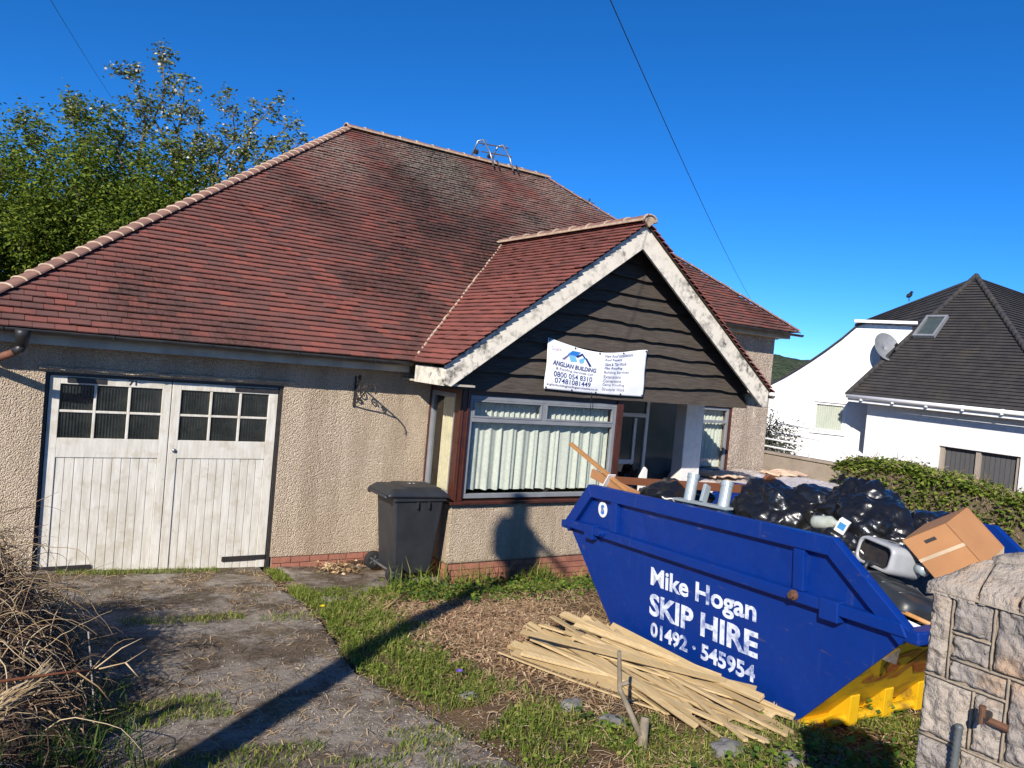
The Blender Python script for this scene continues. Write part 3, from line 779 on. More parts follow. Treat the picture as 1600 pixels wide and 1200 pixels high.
def gutter(nm, p, q, out):
    p = Vector(p); q = Vector(q); o_ = Vector(out); b = MB()
    pr = [(math.cos(math.pi + math.pi * i / 8), math.sin(math.pi + math.pi * i / 8)) for i in range(9)]
    n = 24; P = []
    for i in range(n + 1):
        c = p.lerp(q, i / n) + Vector((0, 0, .006 * nz(i * .7, 3.)))
        for a, h in pr: P.append(c + o_ * a * .045 + Vector((0, 0, h * .045)))
    b.add(P, [(i * 9 + k, i * 9 + k + 1, (i + 1) * 9 + k + 1, (i + 1) * 9 + k) for i in range(n) for k in range(8)])
    gt = b.build(nm, M['black_plastic'], H, True, solid=.006)
    L = (q - p).length
    for i in range(int(L / .9)):
        c = p.lerp(q, (i + .5) * .9 / L); b = MB(); seg = [c + o_ * a * .05 + Vector((0, 0, h * .05)) for a, h in pr]; b.tube(seg, .006, 5); b.build('gutter_bracket', M['black_plastic'], gt)
    return gt
gutter('gutter', (XL, YE + .005, 2.408), (3.66, YE + .005, 2.392), (0, -1, 0))
gutter('gutter', (9.2, YWE - .02, ZWE - .03), (XRT + .1, YWE - .02, ZWE - .05), (0, -1, 0))
gutter('gutter', (9.23, YG, 2.36), (9.23, 1.5, 2.34), (1, 0, 0))
mb = MB(); mb.lathe([(.05, -.12), (.055, -.05), (.062, -.04), (.062, .0), (.058, .03)], (-.26, -.44, 2.36), 16); mb.tube([(-.26, -.44, 2.25), (-.275, -.44, 2.21), (-.31, -.42, 2.18)], .042, 12)
dp = mb.build('downpipe', M['black_plastic'], H, True)
mb = MB(); mb.tube([(-.30, -.425, 2.185), (-.42, -.33, 2.12), (-.53, -.10, 2.06), (-.55, -.07, 2.0), (-.55, -.07, -.3)], .036, 12); mb.build('pipe', M['rust_pipe'], dp, True)

# gable boards (waney edged)
mb = MB(); mb.prism([(4.2, -.745, 2.2), (8.7, -.745, 2.2), (XA, -.745, 4.2)], (0, .02, 0)); mb.build('gable_backing', M['black_metal'], H)
zc = 2.13; bi = 0
while zc < 4.1:
    hgt = .175 + .05 * rnd.random()
    z0, z1 = zc, min(zc + hgt + .05, 4.28)
    b = MB(); n = 60
    xlo = max(3.80, XA - (4.40 - z0) / GT); xhi = min(9.06, XA + (4.40 - z0) / GT); ulo = max(3.9, XA - (4.40 - z1) / GT); uhi = min(8.98, XA + (4.40 - z1) / GT)
    if uhi - ulo < .05: ulo = XA - .03; uhi = XA + .03
    P = []
    for i in range(n + 1):
        t_ = i / n; xb = xlo + (xhi - xlo) * t_; xu = ulo + (uhi - ulo) * t_
        wob = (.040 * nz(xb * 1.5, bi * 3.1) + .016 * nz(xb * 5.5, bi * 7.7) - .02 * max(0, nz(xb * .9, bi * 1.3 + 5))) if bi else .008 * nz(xb * 3, 1)
        P += [(xb, -.872, z0 + wob), (xb, -.845, z0 + wob + .006), (xu, -.800, z1), (xu, -.772, z1)]
    fs = []
    for i in range(n):
        a = i * 4; c = a + 4
        fs += [(a, c, c + 2, a + 2), (a + 1, a + 3, c + 3, c + 1), (a, a + 1, c + 1, c), (a + 2, c + 2, c + 3, a + 3)]
    fs += [(0, 2, 3, 1), (n * 4, n * 4 + 1, n * 4 + 3, n * 4 + 2)]
    b.add(P, fs); b.build('board', M['board'], H)
    zc += hgt; bi += 1

# ---- bay window
def window(nm, plane, a0, a1, z0, z1, y, transom=None, top_split=None, mat='grey_frame', fr=.055, flip=False):
    """plane 'y': window in an x-z plane at y; plane 'x': in a y-z plane at x=y"""
    def B(mbx, a, b, c, d, e0, e1):
        if plane == 'y': mbx.boxp((a, e0, c), (b, e1, d))
        else: mbx.boxp((e0, a, c), (e1, b, d))
    sgn = 1
    y0, y1 = y, y + .06
    m0 = MB(); B(m0, a0, a1, z0, z0 + fr, y0, y1); B(m0, a0, a1, z1 - fr, z1, y0, y1); B(m0, a0, a0 + fr, z0 + fr, z1 - fr, y0, y1); B(m0, a1 - fr, a1, z0 + fr, z1 - fr, y0, y1)
    if transom: B(m0, a0 + fr, a1 - fr, transom - fr / 2, transom + fr / 2, y0, y1)
    wobj = m0.build(nm, M[mat], H, bevel=.006)
    cells = []
    if transom:
        cells.append((a0 + fr, a1 - fr, z0 + fr, transom - fr / 2))
        if top_split:
            mm = MB(); B(mm, top_split - .03, top_split + .03, transom + fr / 2, z1 - fr, y0 + .002, y1 - .002); mm.build('mullion', M[mat], wobj, bevel=.004)
            cells += [(a0 + fr, top_split - .03, transom + fr / 2, z1 - fr), (top_split + .03, a1 - fr, transom + fr / 2, z1 - fr)]
            for c in cells[1:]:
                mm = MB(); s_ = .022
                B(mm, c[0], c[1], c[2], c[2] + s_, y0 - .008, y0 + .03); B(mm, c[0], c[1], c[3] - s_, c[3], y0 - .008, y0 + .03); B(mm, c[0], c[0] + s_, c[2] + s_, c[3] - s_, y0 - .008, y0 + .03); B(mm, c[1] - s_, c[1], c[2] + s_, c[3] - s_, y0 - .008, y0 + .03)
                mm.build('sash', M[mat], wobj, bevel=.003)
        else: cells.append((a0 + fr, a1 - fr, transom + fr / 2, z1 - fr))
    else: cells.append((a0 + fr, a1 - fr, z0 + fr, z1 - fr))
    for c in cells:
        mm = MB(); B(mm, c[0], c[1], c[2], c[3], y0 + .03, y0 + .034); mm.build('pane', M['glass'], wobj)
    return wobj
window('bay_window', 'y', 4.27, 6.56, .825, 2.07, -.79, 1.775, 5.36)
window('bay_side_window', 'x', -.68, -.03, .825, 2.07, 4.15)
mb = MB(); mb.boxp((4.135, -.815, .80), (4.27, -.68, 2.17)); mb.boxp((4.155, -.83, .80), (4.175, -.815, 2.17)); mb.boxp((4.225, -.83, .80), (4.245, -.815, 2.17)); mb.build('corner_post', M['brown_upvc'], H, bevel=.004)
mb = MB(); mb.boxp((6.56, -.81, .80), (6.66, -.62, 2.17)); mb.build('corner_post', M['brown_upvc'], H, bevel=.004)
mb = MB(); mb.boxp((4.14, -.03, .80), (4.2, .0, 2.17)); mb.build('jamb', M['brown_upvc'], H)
mb = MB(); mb.boxp((4.08, -.87, .765), (6.68, -.68, .80)); mb.boxp((4.08, -.68, .765), (4.29, .0, .80)); mb.build('bay_sill', M['brown_upvc'], H, bevel=.006)
mb = MB(); mb.boxp((4.15, -.785, 2.07), (6.62, -.74, 2.2)); mb.boxp((4.15, -.74, 2.07), (4.2, -.02, 2.172)); mb.build('bay_head', M['brown_upvc'], H)
# ---- wing window
window('wing_window', 'y', 10.80, 11.57, .76, 2.0, 1.67, 1.72)
mb = MB(); mb.boxp((11.575, 1.64, .74), (11.62, 1.72, 2.02)); mb.boxp((10.75, 1.57, .69), (11.68, 1.70, .74)); mb.build('window_surround', M['brown_upvc'], H, bevel=.004)
# ---- porch entrance
es = MB()
for a in (6.82, 7.75, 8.50, 9.28, 10.08): es.boxp((a, 1.55, .02), (a + .07, 1.62, 2.2))
es.boxp((6.89, 1.552, 1.74), (9.28, 1.618, 1.81))
ent = es.build('entrance_screen', M['porch_paint'], H, bevel=.004)
for a, b_, c, d in ((6.89, 7.75, .02, 1.74), (7.82, 8.50, .02, 1.74), (8.57, 9.28, .02, 1.74), (6.89, 9.28, 1.81, 2.2), (9.35, 10.08, .02, 2.2)):
    mm = MB(); mm.boxp((a, 1.58, c), (b_, 1.59, d)); mm.build('pane', M['porch_glass'], ent)
mm = MB(); mm.boxp((8.60, 1.555, .05), (8.66, 1.578, 1.72)); mm.boxp((9.02, 1.555, .05), (9.08, 1.578, 1.72)); mm.boxp((8.66, 1.556, .9), (9.02, 1.577, .98)); mm.build('door', M['porch_paint'], ent)
mm = MB(); mm.lathe([(.085, .0), (.10, -.02), (.085, -.06), (.04, -.085), (.001, -.09)], (8.25, .05, 2.19), 20)
lp = mm.build('porch_lamp', M['lamp_glass'], H, True)
mm = MB(); mm.lathe([(.105, 0), (.105, -.018)], (8.25, .05, 2.199), 20); mm.build('lamp_base', M['white_gloss'], lp)
mm = MB(); mm.prism([(8.02, .2, -.1), (8.16, .2, -.1), (8.16, .2, 1.02), (8.11, .2, 1.06), (8.02, .2, .9)], (0, .05, 0)); mm.build('porch_post', M['porch_paint'], H, bevel=.005)

# ---- curtains (hang inside: things of their own)
def curtain(nm, fn, mat, label):
    b = MB(); b.grid(fn, 260, 24); o = b.build(nm, mat, None, True); tag(o, label, 'curtain'); return o
def folds(s, k=1.0): return .028 * math.sin(s * 24 * k + 2.2 * nz(s * 3, 1.)) + .012 * math.sin(s * 51 * k + 3 * nz(s * 4, 7.))
curtain('curtain', lambda u, v: (4.34 + 2.18 * u, -.68 + .8 * folds(2.2 * u * 1.5) * (1 - .25 * v), .905 + .83 * v + (.014 * abs(math.sin(u * 46)) if v == 0 else 0)), M['curtain'], 'pale green net curtain across the large bay window pane')
curtain('curtain', lambda u, v: (4.36 + 2.16 * u, -.66 + .5 * folds(2.2 * u * 3.2), 1.80 + .18 * v), M['curtain'], 'short gathered net valance behind the bay top lights')
curtain('curtain', lambda u, v: (4.25 + .4 * folds(u * 1.6), -.63 + .44 * u + .06 * (1 - v) * (1 - u), .86 + 1.15 * v), M['curtain_y'], 'cream curtain gathered in the narrow bay side window')
curtain('curtain', lambda u, v: (10.86 + .7 * u, 1.82 + .6 * folds(.9 * u * 2), .82 + 1.15 * v), M['curtain'], 'pale net curtain in the right wing window')
# ------------------------------------------------------------------ vegetation and litter builders
def blades(name, P, L, W, lean, mat, parent=None, seed=1):
    """curved grass blades / stalks; P (n,3)"""
    R = np.random.default_rng(seed); n = len(P); P = np.asarray(P, float)
    az = R.uniform(0, 2 * np.pi, n); d = np.stack([np.cos(az), np.sin(az), np.zeros(n)], 1); s = np.stack([-d[:, 1], d[:, 0], np.zeros(n)], 1)
    L = np.broadcast_to(L, (n,)) * R.uniform(.55, 1.25, n); W = np.broadcast_to(W, (n,)) * R.uniform(.7, 1.3, n); ln = R.uniform(.15, 1., n) * lean
    up_ = np.array([0, 0, 1.])
    def at(t, bend): return P + up_ * (L * t * np.cos(ln * bend))[:, None] + d * (L * t * np.sin(ln * bend))[:, None]
    a0 = P - s * (W / 2)[:, None]; a1 = P + s * (W / 2)[:, None]
    m = at(.55, .6); b0 = m - s * (W * .42)[:, None]; b1 = m + s * (W * .42)[:, None]; tp = at(1., 1.25)
    tp2 = tp + s * (W * .06)[:, None]
    V = np.stack([a0, a1, b1, b0, tp2, tp], 1).reshape(-1, 3)
    i = np.arange(n)[:, None] * 6
    Fq = np.concatenate([i + [[0, 1, 2, 3]], i + [[3, 2, 4, 5]]], 1).reshape(-1, 4)
    return npmesh(name, V, Fq, mat, parent)
def leafcloud(name, P, size, mat, parent=None, seed=1, flat=0.0, droop=.3, aspect=.55):
    R = np.random.default_rng(seed); n = len(P); P = np.asarray(P, float)
    az = R.uniform(0, 2 * np.pi, n); el = R.uniform(-.6 - droop, .9 - droop, n) * (1 - flat)
    d = np.stack([np.cos(az) * np.cos(el), np.sin(az) * np.cos(el), np.sin(el)], 1)
    k = R.normal(size=(n, 3)) * (1 - flat) * .8 + np.array([0, 0, 1.])
    s = np.cross(d, k); s /= np.linalg.norm(s, axis=1)[:, None] + 1e-9; nn = np.cross(s, d)
    S_ = (np.broadcast_to(size, (n,)) * R.uniform(.6, 1.35, n))[:, None]
    a = P; b = P + d * S_ * .5 - s * S_ * aspect * .5 + nn * S_ * .10; c = P + d * S_ - nn * S_ * .12; e = P + d * S_ * .5 + s * S_ * aspect * .5 + nn * S_ * .10
    V = np.stack([a, b, c, e], 1).reshape(-1, 3); i = np.arange(n)[:, None] * 4
    Fq = np.concatenate([i + [[0, 1, 2]], i + [[0, 2, 3]]], 1).reshape(-1, 3)
    return npmesh(name, V, Fq, mat, parent)
def litter(name, P, L, W, mat, tilt=.25, seed=1):
    """thin flat pieces lying on the ground (straw, chips): small bent strips with thickness"""
    R = np.random.default_rng(seed); n = len(P); P = np.asarray(P, float)
    az = R.uniform(0, np.pi * 2, n); el = R.normal(0, tilt, n)
    d = np.stack([np.cos(az) * np.cos(el), np.sin(az) * np.cos(el), np.abs(np.sin(el))], 1); s = np.stack([-np.sin(az), np.cos(az), R.normal(0, .2, n)], 1)
    L = (np.broadcast_to(L, (n,)) * R.uniform(.4, 1.5, n))[:, None]; W = (np.broadcast_to(W, (n,)) * R.uniform(.6, 1.4, n))[:, None]
    z = np.array([0, 0, 1.]); mid = P + z * L * R.uniform(-.02, .12, n)[:, None]
    V = np.stack([P - d * L / 2 - s * W / 2, P - d * L / 2 + s * W / 2, mid + s * W / 2, mid - s * W / 2, P + d * L / 2 + s * W / 2, P + d * L / 2 - s * W / 2], 1).reshape(-1, 3)
    i = np.arange(n)[:, None] * 6
    Fq = np.concatenate([i + [[0, 1, 2, 3]], i + [[3, 2, 4, 5]]], 1).reshape(-1, 4)
    return npmesh(name, V, Fq, mat)
def twigs(name, P, D, L, r, mat, parent=None, seed=1, curl=.5, grav=.25, k=5):
    """curved three-sided twigs, vectorised"""
    R = np.random.default_rng(seed); n = len(P); p = np.asarray(P, float).copy(); d = np.asarray(D, float).copy(); d /= np.linalg.norm(d, axis=1)[:, None]
    L = np.broadcast_to(L, (n,)) * R.uniform(.5, 1.4, n); r = np.broadcast_to(r, (n,)) * R.uniform(.6, 1.4, n)
    rings = []
    for j in range(k + 1):
        a = np.cross(d, [.3, .2, .93]); a /= np.linalg.norm(a, axis=1)[:, None] + 1e-9; b = np.cross(d, a); rr = (r * (1 - .75 * j / k))[:, None]
        for t in range(3):
            rings.append(p + (a * math.cos(2.094 * t) + b * math.sin(2.094 * t)) * rr)
        p = p + d * (L / k)[:, None]; d = d + R.normal(0, curl / k * 2, (n, 3)) + np.array([0, 0, -grav / k * 2]); d /= np.linalg.norm(d, axis=1)[:, None]
    V = np.stack(rings, 1).reshape(-1, 3); m = 3 * (k + 1); i = np.arange(n)[:, None] * m; fl = []
    for j in range(k):
        for t in range(3):
            t2 = (t + 1) % 3; fl.append(i + [[j * 3 + t, j * 3 + t2, (j + 1) * 3 + t2, (j + 1) * 3 + t]])
    return npmesh(name, V, np.concatenate(fl, 1).reshape(-1, 4), mat, parent)
def scatter(n, x0, x1, y0, y1, test, seed, dz=0.0):
    R = random.Random(seed); out = []; tries = 0
    while len(out) < n and tries < n * 40:
        tries += 1; x = R.uniform(x0, x1); y = R.uniform(y0, y1)
        if R.random() < test(x, y): out.append((x, y, (terr(x, y) + .012 if (on_drive(x, y) or on_path(x, y)) else gz(x, y)) + dz))
    return out

# ------------------------------------------------------------------ skip
def rotm(yaw, pit, rol): return Matrix.Rotation(yaw, 4, 'Z') @ Matrix.Rotation(pit, 4, 'X') @ Matrix.Rotation(rol, 4, 'Y')
SX = Matrix.Translation((4.226, -4.611, .259)) @ rotm(-.106, -.056, -.032)
SK = thing('skip', (4.9, -4.6, .26), 'blue builder\'s skip with white stencilled lettering and yellow underside, full of rubbish', 'skip')
A_, B_, L_, R_, C_, D_ = (1.44, 1.24), (-1.37, 1.25), (1.86, .82), (-1.915, .82), (1.05, .01), (-1.09, .0)
Wd = 1.6; TH = .012
def skp(nm, mb, mat='skip_blue', bev=.004, par=None, smooth=False): return mb.build(nm, M[mat], par or SK, smooth, bev)
for sx, nm in ((0, 'side_panel'), (Wd, 'side_panel')):
    m = MB(SX); m.prism([(sx, *p) for p in (A_, B_, R_, D_, C_, L_)], (TH if sx == 0 else -TH, 0, 0)); side = skp(nm, m, bev=0)
    if sx == 0: near_side = side
    o_ = -1 if sx == 0 else 1
    xo = sx + o_ * .028
    # rim of folded plate round the top
    def strip(p, q, w_, th=.045, xx=None):
        m.bar((xx if xx is not None else xo - o_ * .006, *p), (xx if xx is not None else xo - o_ * .006, *q), w_, th, (1, 0, 0))
    rim = MB(SX)
    def ring(pts, wd, dep):
        # band following pts inward by wd, standing dep proud
        n = len(pts)
        for i in range(n - 1):
            p = Vector((0, *pts[i])); q = Vector((0, *pts[i + 1])); d = (q - p).normalized(); inn = Vector((1, 0, 0)).cross(d)
            if inn.z > 0: inn = -inn
            x0 = sx if sx == 0 else sx
            poly = []
            def mit(k):
                pk = Vector((0, *pts[k]))
                d1 = (pk - Vector((0, *pts[k - 1]))).normalized() if k > 0 else None
                d2 = (Vector((0, *pts[k + 1])) - pk).normalized() if k < n - 1 else None
                def inw(dd):
                    w_ = Vector((1, 0, 0)).cross(dd); return -w_ if w_.z > 0 else w_
                if d1 is None: return pk + inw(d2) * wd
                if d2 is None: return pk + inw(d1) * wd
                b = (inw(d1) + inw(d2)).normalized(); return pk + b * (wd / max(.3, b.dot(inw(d1))))
            P4 = [p, q, mit(i + 1), mit(i)]
            rim.prism([(sx, a.y, a.z) for a in P4], (o_ * dep, 0, 0))
    ring([L_, A_, B_, R_], .115, .05)
    skp('rim', rim, bev=.006)
    m = MB(SX); m.prism([(sx + o_ * .001, 1.80, .86), (sx + o_ * .001, -1.86, .86), (sx + o_ * .001, -1.90, .785), (sx + o_ * .001, 1.84, .785)], (o_ * .062, 0, 0)); skp('side_rail', m, bev=.008)
    for yy in (1.02, -1.10):
        m = MB(SX); m.boxp((min(sx, sx + o_ * .048), yy - .045, .861), (max(sx, sx + o_ * .048), yy + .045, 1.13)); skp('upright', m, bev=.006)
    for yy in (1.16, -1.09):
        m = MB(SX); m.lathe([(.034, 0), (.034, .02), (.022, .022), (.022, .045)], (sx + o_ * .06, yy, .83), 18, 'X', Matrix.Scale(o_, 3, Vector((1, 0, 0)))); lug = skp('lifting_lug', m, 'rust' if yy < 0 else 'skip_blue', .003)
    for yy in (1.38, -1.37):
        m = MB(SX); m.boxp((min(sx, sx + o_ * .075), yy - .07, .74), (max(sx, sx + o_ * .075), yy + .07, .87)); skp('lug_plate', m, bev=.006)
m = MB(SX); m.prism([(TH, *L_), (TH, *C_), (TH, C_[0] - .02, C_[1]), (TH, L_[0] - .02, L_[1])], (Wd - 2 * TH, 0, 0)); skp('end_plate', m, bev=0)
m = MB(SX); m.prism([(TH, *R_), (TH, *D_), (TH, D_[0] + .02, D_[1]), (TH, R_[0] + .02, R_[1])], (Wd - 2 * TH, 0, 0)); ep = skp('end_plate', m, 'skip_yellow', 0); ep['label'] = 'yellow sloping end plate'
m = MB(SX); m.prism([(TH, C_[0], C_[1] + .01), (TH, D_[0], D_[1] + .01), (TH, D_[0], D_[1] + .03), (TH, C_[0], C_[1] + .03)], (Wd - 2 * TH, 0, 0)); skp('floor_plate', m, 'skip_yellow', 0)
for pt, sg in ((L_, 1), (R_, -1)):
    m = MB(SX); m.boxp((-.05, pt[0] - .05, pt[1] - .06), (Wd + .05, pt[0] + .05, pt[1] + .015)); skp('end_lip', m, bev=.01)
# faded red letters left on the yellow end, and the base bar with its hooks
def endp(a, t_, off): # a across, t_ up the slope 0..1
    y = D_[0] + (R_[0] - D_[0]) * t_; z = D_[1] + (R_[1] - D_[1]) * t_
    n = Vector((0, -(R_[1] - D_[1]), (R_[0] - D_[0]))).normalized()
    n = n if n.z < 0 else -n
    return SX @ (Vector((a, y, z)) + n * off)
text_on('faded_lettering', 'SKIPS', lambda a, b: endp(.12 + 1.3 * a, .42 + .36 * b, .004), M['skip_red'], ep, bold=.03)
m = MB(SX); m.bar((.0, -1.12, .0), (Wd, -1.12, .0), .06, .045); m.tube([(.12, -1.24, .035), (Wd - .12, -1.24, .035)], .03, 12); skp('base_bar', m, 'skip_yellow', .004)
for a in (.25, .58, .92, 1.25):
    m = MB(SX); m.prism([(a, -1.10, .0), (a, -1.28, .0), (a, -1.30, .20), (a, -1.26, .22)], (.085, 0, 0)); skp('hook_plate', m, 'skip_yellow', .004)
# stencilled lettering on the near side
def side_pt(y0, y1, z0, z1, z0b=None, z1b=None):
    z0b = z0 if z0b is None else z0b; z1b = z1 if z1b is None else z1b
    return lambda a, b: SX @ Vector((-.004, y0 + (y1 - y0) * a, (z0 + (z0b - z0) * a) + ((z1 + (z1b - z1) * a) - (z0 + (z0b - z0) * a)) * b))
for body, y0, y1, z0, z1 in (('Mike Hogan', .50, -.705, .470, .665), ('SKIP HIRE', .505, -.73, .265, .45), ('01492 · 545954', .48, -.71, .09, .215)):
    lo = z0
    text_on('lettering', body, side_pt(y0, y1, z0, z1, z0 + .02, z1 + .02), M['stencil'], near_side, bold=.035 if body[0] != 'M' else .028)
# narrow blue ties that break the letters like a stencil
m = MB(SX)
def disc(c, r, nn=28): return [(-.006, c[0] + r * math.cos(2 * math.pi * i / nn), c[1] + r * math.sin(2 * math.pi * i / nn)) for i in range(nn)]
m.prism(disc((1.245, 1.03), .072), (-.003, 0, 0)); stk = m.build('sticker', M['white_gloss'], near_side)
text_on('sticker_emblem', 'S', lambda a, b: SX @ Vector((-.0105, 1.275 - .06 * a, .985 + .09 * b)), M['ink_blue'], stk, bold=.05)
text_on('sticker_emblem', 'B', lambda a, b: SX @ Vector((-.0110, 1.265 - .035 * a, 1.005 + .05 * b)), M['ink_greyp'], stk, bold=.02)

# ---- what lies in the skip
def inner(u, v):   # mass of mixed rubbish below the visible things
    y = 1.72 - 3.5 * u; x = .02 + 1.56 * v
    h = .80 + .20 * (1 - (abs(y) / 1.75) ** 2) + .09 * nz(x * 3, y * 3, 2.) + .05 * nz(x * 9, y * 9) + .18 * sstep(-.4, .6, v - .2) * (1 - abs(y) / 2)
    if y < -1.2: h = .80 - (-1.2 - y) * .2 + .04 * nz(x * 7, y * 7)
    return SX @ Vector((x, y, h - (.1 if v in (0, 1) else 0)))
m = MB(); m.grid(inner, 60, 34); tag(m.build('rubbish', simple('mixed_rubbish', (.12, .10, .09), (.05, .045, .04), 7, .8, .6, 22, .03), None, True), 'mixed household rubbish filling the skip beneath the bags', 'rubbish', kind='stuff')

def bag(nm, c, rad, seed, label, tie=True, tilt=(0, 0, 1), flat=1.0):
    bm = bmesh.new(); bmesh.ops.create_icosphere(bm, subdivisions=5, radius=1.0)
    tl = Vector(tilt).normalized(); q = Vector((0, 0, 1)).rotation_difference(tl)
    for v in bm.verts:
        d = v.co.normalized(); a = math.atan2(d.y, d.x); pol = math.acos(max(-1, min(1, d.z)))
        r_ = 1 + .26 * mnoise.noise(d * 1.7 + Vector((seed, 0, 0)))
        cr = 1 - abs(mnoise.noise(d * 2.6 + Vector((seed * 3, 1, 0)))); r_ += .11 * cr ** 4 - .05
        cr2 = 1 - abs(mnoise.noise(Vector((d.x * 6, d.y * 6, d.z * 3)) + Vector((0, seed, 2)))); r_ += .03 * cr2 ** 6
        if tie:
            k = max(0, 1 - pol / 1.35); r_ += .065 * k * math.sin(a * 15 + 4 * mnoise.noise(d * 2 + Vector((seed, 5, 0)))) + .10 * k * k
            if pol < .22: r_ += .12 * (1 - pol / .22)
            elif pol < .5: r_ -= .10 * (1 - abs(pol - .36) / .14) if abs(pol - .36) < .14 else 0
        p = d * r_; 
        if p.z < -.55: p.z = -.55 + (p.z + .55) * .3
        p = Vector((p.x * rad[0] * 1.04, p.y * rad[1] * 1.04, p.z * rad[2] * .88)); p.rotate(q); v.co = p + Vector(c)
    me = bpy.data.meshes.new(nm); bm.to_mesh(me); bm.free()
    o = link(nm, me, M['bag'], None, True)
    return tag(o, label, 'bin bag', 'black rubbish bags in the skip')
bag('bin_bag', (4.98, -4.72, 1.44), (.27, .33, .24), 1, 'black bin bag with gathered knot, nearest the grey pipes', True, (-.55, -.35, .75))
bag('bin_bag', (5.32, -4.85, 1.50), (.30, .28, .24), 2, 'smooth black bin bag half hidden behind the knotted one', False)
bag('bin_bag', (5.35, -5.20, 1.56), (.30, .30, .25), 3, 'highest black bin bag at the middle of the skip', True, (-.1, .3, .95))
bag('bin_bag', (5.10, -5.50, 1.46), (.25, .30, .24), 4, 'creased black bin bag left of the cardboard box', True, (-.6, -.5, .5))
bag('bin_bag', (5.55, -5.72, 1.48), (.26, .24, .20), 5, 'black bin bag peeping out behind the cardboard box', False)
bag('bin_bag', (5.05, -3.50, 1.28), (.36, .34, .26), 6, 'dull black bin bag at the far end under the brown strip', False)
bag('bin_bag', (4.75, -5.40, 1.36), (.16, .24, .17), 8, 'small open black bag with bottles on top', False)
bag('bin_bag', (4.9, -4.15, 1.26), (.22, .2, .17), 9, 'black bin bag under the grey pipe frame', False)
b_ = bag('bin_bag', (8.45, 1.0, .45), (.32, .3, .50), 11, 'black bag standing in the shadow of the porch', True); b_['group'] = 'bags in the porch'

# cardboard box
P0 = Vector((5.05, -5.88, 1.63)); e1 = Vector((.085, -.219, -.226)); e2 = Vector((.09, -.225, .165)); e3 = Vector((-.33, -.04, -.09))
CB = thing('cardboard_box', P0 + e1 * .5 + e2 * .5 + e3 * .5, 'tipped brown cardboard box lying on top of the skip', 'box')
def skew(nm, o, a, b, c, mat, par, bev=.004):
    q = MB(); P = [o, o + a, o + a + b, o + b]; q.prism(P, c); return q.build(nm, mat, par, bevel=bev)
nn = e1.cross(e2).normalized(); n3 = nn if nn.dot(e3) < 0 else -nn
skew('panel', P0 + e3 * .03, e1, e2, e3.normalized() * .004, M['card'], CB, 0)
skew('panel', P0, e1, e3, e2.normalized() * .004, M['card'], CB, 0)
skew('panel', P0 + e2 - e2.normalized() * .004, e1, e3, e2.normalized() * .004, M['card'], CB, 0)
skew('panel', P0, e2, e3, e1.normalized() * .004, M['card'], CB, 0)
skew('panel', P0 + e3, e1, e2, e3.normalized() * -.004, M['card'], CB, 0)
skew('flap', P0 + e1 - e3 * .02, e2 * .98, (e3 * .25 + e1 * .12), e1.normalized() * .003, M['card_in'], CB, 0)
skew('handle_slot', P0 + e3 * 1.004 + e1 * .16 + e2 * .38, e1 * .07, e2 * .24, e3.normalized() * .003, M['black_metal'], CB, 0)
skew('tape', P0 + e3 * 1.002 + e1 * .47, e1 * .07, e2, e3.normalized() * .002, M['card_in'], CB, 0)

# pale grey plastic housing with a dark opening
GP = thing('plastic_housing', (4.78, -5.78, 1.3), 'pale grey rounded plastic casing with a dark opening', 'appliance')
def rrect(w_, h_, r_, n=6):
    out = []
    for cx, cy, a0 in ((w_ / 2 - r_, h_ / 2 - r_, 0), (-w_ / 2 + r_, h_ / 2 - r_, 90), (-w_ / 2 + r_, -h_ / 2 + r_, 180), (w_ / 2 - r_, -h_ / 2 + r_, 270)):
        for i in range(n + 1):
            a = math.radians(a0 + 90 * i / n); out.append((cx + r_ * math.cos(a), cy + r_ * math.sin(a)))
    return out
def loft(sections, m):
    b = MB(m); n = len(sections[0]); P = [p for s_ in sections for p in s_]
    fs = [(i * n + k, i * n + (k + 1) % n, (i + 1) * n + (k + 1) % n, (i + 1) * n + k) for i in range(len(sections) - 1) for k in range(n)]
    fs.append(tuple(range((len(sections) - 1) * n, len(sections) * n))); b.add(P, fs); return b
GM = Matrix.Translation((4.80, -5.80, 1.39)) @ Matrix.Rotation(math.radians(-14), 4, 'Z') @ Matrix.Rotation(math.radians(10), 4, 'Y') @ Matrix.Rotation(math.radians(4), 4, 'X') @ Matrix.Scale(.86, 4)
def rs(w_, h_, r_, x): return [(x, a, b) for a, b in rrect(w_, h_, r_)]
b = loft([rs(.32, .17, .05, -.05), rs(.32, .17, .05, -.17), rs(.36, .21, .06, -.17), rs(.38, .23, .06, -.12), rs(.38, .23, .06, .14), rs(.34, .2, .06, .18), rs(.2, .1, .05, .185)], GM)
b.build('casing', M['grey_plastic'], GP, True)
b = loft([rs(.315, .165, .05, -.155), rs(.31, .16, .05, -.12)], GM); b.build('opening', M['black_metal'], GP)  # black insert stands in for the dark hollow of the casing
b = MB(GM); b.tube([(.1, -.19, .0), (.1, -.27, .0)], .045, 16); b.build('spout', M['zinc'], GP, True)
b = MB(GM); b.box((.0, .02, .117), (.05, .03, .004)); b.build('vent_slot', M['black_metal'], GP)
